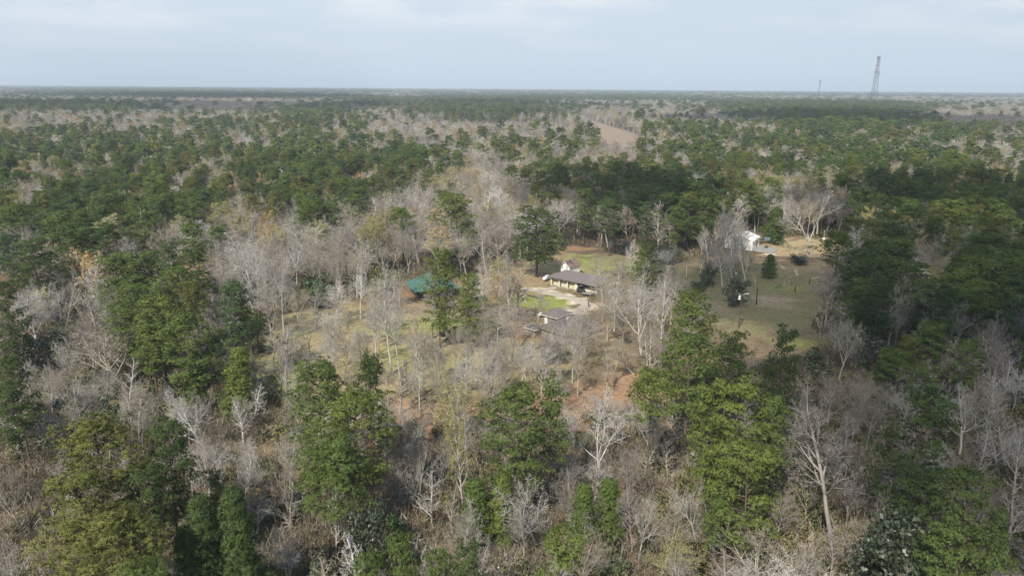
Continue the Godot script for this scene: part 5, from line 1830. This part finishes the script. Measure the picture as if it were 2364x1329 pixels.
	["bare", "slim", 1, -18.1, -128.1, 10.2, 3.4, 0.03, "thin pale sapling on the front litter"],
	["bare", "tall", 2, -13.0, -122.0, 11.6, 6.0, -0.01, "bare tree with drooping limbs below the dark lawn shrub"],
	["bare", "tall", 2, -10.9, -133.4, 7.1, 5.6, -0.02, "bare tree right of the one with drooping limbs"],
	["bare", "tall", 0, -61.0, -165.4, 19.8, 7.7, 0.02, "white trunk forked tree at the lawn's left edge, taller"],
	["bare", "tall", 1, -50.3, -151.0, 19.7, 6.3, -0.00, "bare tree casting a shadow on the lawn at left"],
	["bare", "broad", 3, -41.8, -141.1, 11.6, 6.2, 0.04, "pinkish round headed bare tree on the left lawn"],
	["bare", "broad", 2, -71.3, -123.5, 12.9, 18.8, -0.14, "big rounded bare tree in front of the left pine cluster"],
	["bare", "broad", 0, -84.4, -129.0, 9.0, 5.3, 0.00, "small frosty bare tree left of the big rounded one"],
	["bare", "broad", 0, -85.4, -118.7, 8.0, 4.6, 0.00, "small frosty bare tree near the left edge"],
	["bare", "broad", 0, -83.0, -119.4, 8.0, 4.2, 0.00, "small frosty bare tree, right of the one near the left edge"],
	["bare", "broad", 1, -43.5, -115.7, 10.0, 8.0, 0.00, "greyish white bare tree at the lawn's lower left"],
	["bare", "broad", 1, -38.3, -114.0, 11.0, 5.5, 0.00, "greyish white bare tree against the green lawn"],
	["bare", "lean", 0, -44.9, -97.9, 13.2, 10.9, -0.71, "large leaning white tree above the olive pines"],
	["bare", "slim", 0, -43.7, -111.3, 7.1, 3.9, 0.37, "frosty slim tree right of the leaning white tree"],
	["bare", "slim", 0, -21.0, -74.6, 10.6, 2.6, 0.08, "white curved birch like trunk near the bottom"],
	["bare", "vase", 0, -36.8, -67.0, 9.0, 3.6, 0.00, "frosty twiggy tree at the bottom edge left"],
	["bare", "broad", 1, -53.0, -66.5, 10.0, 7.1, 0.00, "pale twiggy tree at the bottom left corner"],
	["bare", "broad", 2, -61.8, -79.8, 11.0, 7.4, 0.00, "soft tan twiggy tree at the left edge low down"],
	["bare", "slim", 1, -9.9, -81.3, 9.3, 4.4, -0.03, "narrow upright bare tree left of the silvery one"],
	["bare", "slim", 2, -7.4, -80.4, 8.2, 3.8, 0.02, "narrow tan bare tree beside the narrow upright one"],
	["bare", "slim", 0, -3.5, -76.7, 8.3, 3.1, -0.05, "small white conical bare tree left of the silvery one"],
	["bare", "broad", 1, 9.6, -77.0, 6.9, 6.8, -0.04, "grey bare tree right of the silvery one at the bottom"],
	["bare", "lean", 1, -16.0, -92.6, 9.8, 7.2, 0.46, "grey tree leaning right beside the broad green pine"],
	["bare", "tall", 3, 40.0, -78.0, 22.4, 11.8, -0.09, "great broken topped bare tree with many limbs at lower right"],
	["bare", "vase", 0, 23.4, -79.5, 9.1, 5.4, -0.14, "white twiggy tree between the clear trunk pine and sunlit column"],
	["bare", "broad", 2, 27.3, -67.3, 11.0, 10.5, 0.00, "tangled tan bare tree at the bottom right of centre"],
	["bare", "vase", 0, 49.7, -67.9, 9.0, 12.9, 0.00, "white twiggy crown at the bottom right corner"],
	["bare", "tall", 1, 68.4, -99.2, 13.5, 11.1, -0.08, "tall pale bare tree right of the dark dome pine"],
	["bare", "broad", 1, 72.6, -96.5, 7.4, 7.2, -0.24, "small pale forked tree at the right edge"],
	["bare", "tall", 1, 69.6, -88.3, 11.6, 5.2, -0.19, "pale trunk at the right edge"],
	["bare", "broad", 1, 77.9, -160.8, 8.3, 8.4, -0.15, "round grey bare tree under the dark pine belt tip"],
	["bare", "broad", 2, 89.3, -151.1, 8.4, 11.0, -0.14, "round headed tan bare tree in the dim grove at right"],
	["bare", "lean", 0, 86.1, -157.9, 9.0, 12.4, -0.81, "white bowed dead tree in the dim grove at right"],
	["bare", "broad", 1, 69.5, -146.1, 9.0, 6.1, 0.00, "bluish white bare crown in the dim grove at right"],
	["bare", "broad", 3, 138.2, -215.9, 15.8, 20.4, -0.39, "big round bare tree among dark pines at right"],
	["bare", "vase", 0, 95.2, -140.8, 9.0, 6.4, 0.00, "bluish white twiggy tree at right below the pines"],
	["bare", "broad", 0, 118.0, -163.1, 10.0, 7.5, 0.00, "white limbed bare tree at the right edge"],
	["bare", "vase", 1, 102.1, -240.8, 24.5, 21.6, -0.08, "huge twin trunk bare tree on the far pasture"],
	["bare", "tall", 1, 66.2, -210.8, 23.6, 9.5, -0.07, "tall blue grey bare tree of the pasture grove, left"],
	["bare", "tall", 1, 68.9, -205.8, 16.8, 8.0, -0.16, "blue grey bare tree of the pasture grove, right"],
	["bare", "broad", 1, 60.6, -200.8, 12.7, 9.1, -0.17, "blue grey bare tree of the pasture grove, front"],
	["bare", "slim", 2, 70.0, -200.1, 7.9, 3.9, -0.10, "thin reddish sapling beside the pasture grove"],
	["bare", "slim", 3, 111.3, -249.2, 2.8, 4.7, -0.14, "grey twiggy bush tree on the far dry grass"],
	["bare", "broad", 1, 31.1, -166.5, 11.4, 9.6, -0.04, "bare tree in front of the garage's far end"],
	["bare", "broad", 2, 22.0, -167.3, 11.1, 9.6, 0.01, "bare tree standing before the garage's middle"],
	["bare", "broad", 2, 24.3, -149.7, 9.9, 9.7, -0.01, "bare tree right of the main house roof"],
	["bare", "broad", 1, 15.9, -145.6, 9.7, 9.4, 0.04, "bare tree whose twigs veil the main house roof"],
	["bare", "broad", 2, 27.7, -137.1, 10.2, 8.1, -0.02, "bare tree in the reddish litter right of the house"],
	["bare", "broad", 3, 5.9, -142.8, 6.3, 6.4, 0.04, "reddish twiggy bare tree at the house's left wing"],
	["bare", "slim", 2, 4.0, -130.0, 7.1, 3.8, 0.01, "small bare tree with green mistletoe like tuft in the yard"],
	["bare", "tall", 1, -27.5, -137.0, 15.2, 5.4, -0.00, "pale bare tree in the left of the yard clump"],
	["bare", "tall", 2, -35.4, -148.5, 9.9, 7.8, -0.00, "thin bare tree on the left yard slope"],
	["bare", "broad", 2, -35.1, -135.9, 10.1, 8.1, -0.01, "bare tree on the left yard with low twigs"],
	["bare", "broad", 1, -6.0, -149.1, 9.9, 6.7, -0.07, "small bare tree on the yard near the frosty one"],
	["bare", "broad", 2, -3.9, -114.6, 8.0, 9.1, -0.07, "broad tan bare tree on the orange litter"],
	["bare", "broad", 2, -33.2, -104.7, 8.6, 6.6, -0.01, "tan bare tree left of the broad green pine"],
	["bare", "broad", 1, 67.5, -210.8, 10.6, 7.5, -0.35, "dense grey tree at the left wall of the white metal building"],
	["bare", "broad", 2, 31.5, -204.8, 7.8, 11.6, -0.05, "hazy grey green bare tree beside the rear lawn"],
	["bare", "broad", 2, 26.3, -209.6, 7.3, 9.2, -0.13, "hazy bare tree right of the white shed"],
	["bare", "slim", 1, 3.9, -182.2, 7.1, 4.0, -0.27, "greyish shrubby tree on the lawn left of drive"],
	["bare", "broad", 2, 7.5, -147.5, 9.5, 8.5, 0.00, "tan bare tree close against the veiled house's left front"],
	["bare", "broad", 1, 13.0, -146.5, 10.0, 8.5, 0.00, "grey bare tree before the middle of the veiled house"],
	["bare", "broad", 3, 17.5, -150.0, 10.5, 9.0, 0.00, "mauve bare tree at the veiled house's right front"],
	["bare", "vase", 2, 21.5, -153.5, 11.0, 9.0, 0.00, "forked tan tree at the right end of the veiled house"],
	["bare", "broad", 1, 11.0, -140.5, 7.5, 8.0, 0.00, "low grey tree downhill of the veiled house"],
	["bare", "broad", 2, 18.0, -141.5, 8.5, 8.0, 0.00, "low tan tree downhill right of the veiled house"],
	["bare", "tall", 1, 24.0, -160.0, 12.0, 7.0, 0.00, "upright grey tree behind the veiled house's right end"],
	["bare", "broad", 2, 26.0, -176.0, 11.0, 9.0, 0.00, "tan bare tree beside the drive's lower bend"],
	["bare", "broad", 1, 24.0, -184.0, 10.5, 8.5, 0.00, "grey bare tree beside the timber post"],
	["bare", "tall", 1, 78.5, -243.0, 13.0, 7.5, 0.00, "blue grey tree in front of the metal building's left wall"],
	["bare", "tall", 1, 74.5, -240.0, 14.0, 8.0, 0.00, "taller blue grey tree left of the metal building"],
	["bare", "broad", 1, 80.5, -240.0, 10.0, 7.5, 0.00, "twiggy grey tree before the metal building's left corner"],
	["bare", "broad", 3, 72.0, -228.0, 12.0, 8.0, 0.00, "mauve tree at the back of the pasture grove"],
	["bare", "tall", 1, 62.0, -222.0, 14.0, 7.0, 0.00, "tall grey tree at the left back of the pasture grove"],
	["bare", "tall", 2, -29.0, -178.0, 12.0, 6.0, 0.00, "tan tree in front of the green roof's left corner"],
	["bare", "broad", 2, -33.5, -176.0, 9.0, 7.0, 0.00, "tan tree on the litter left of the green roof"],
]
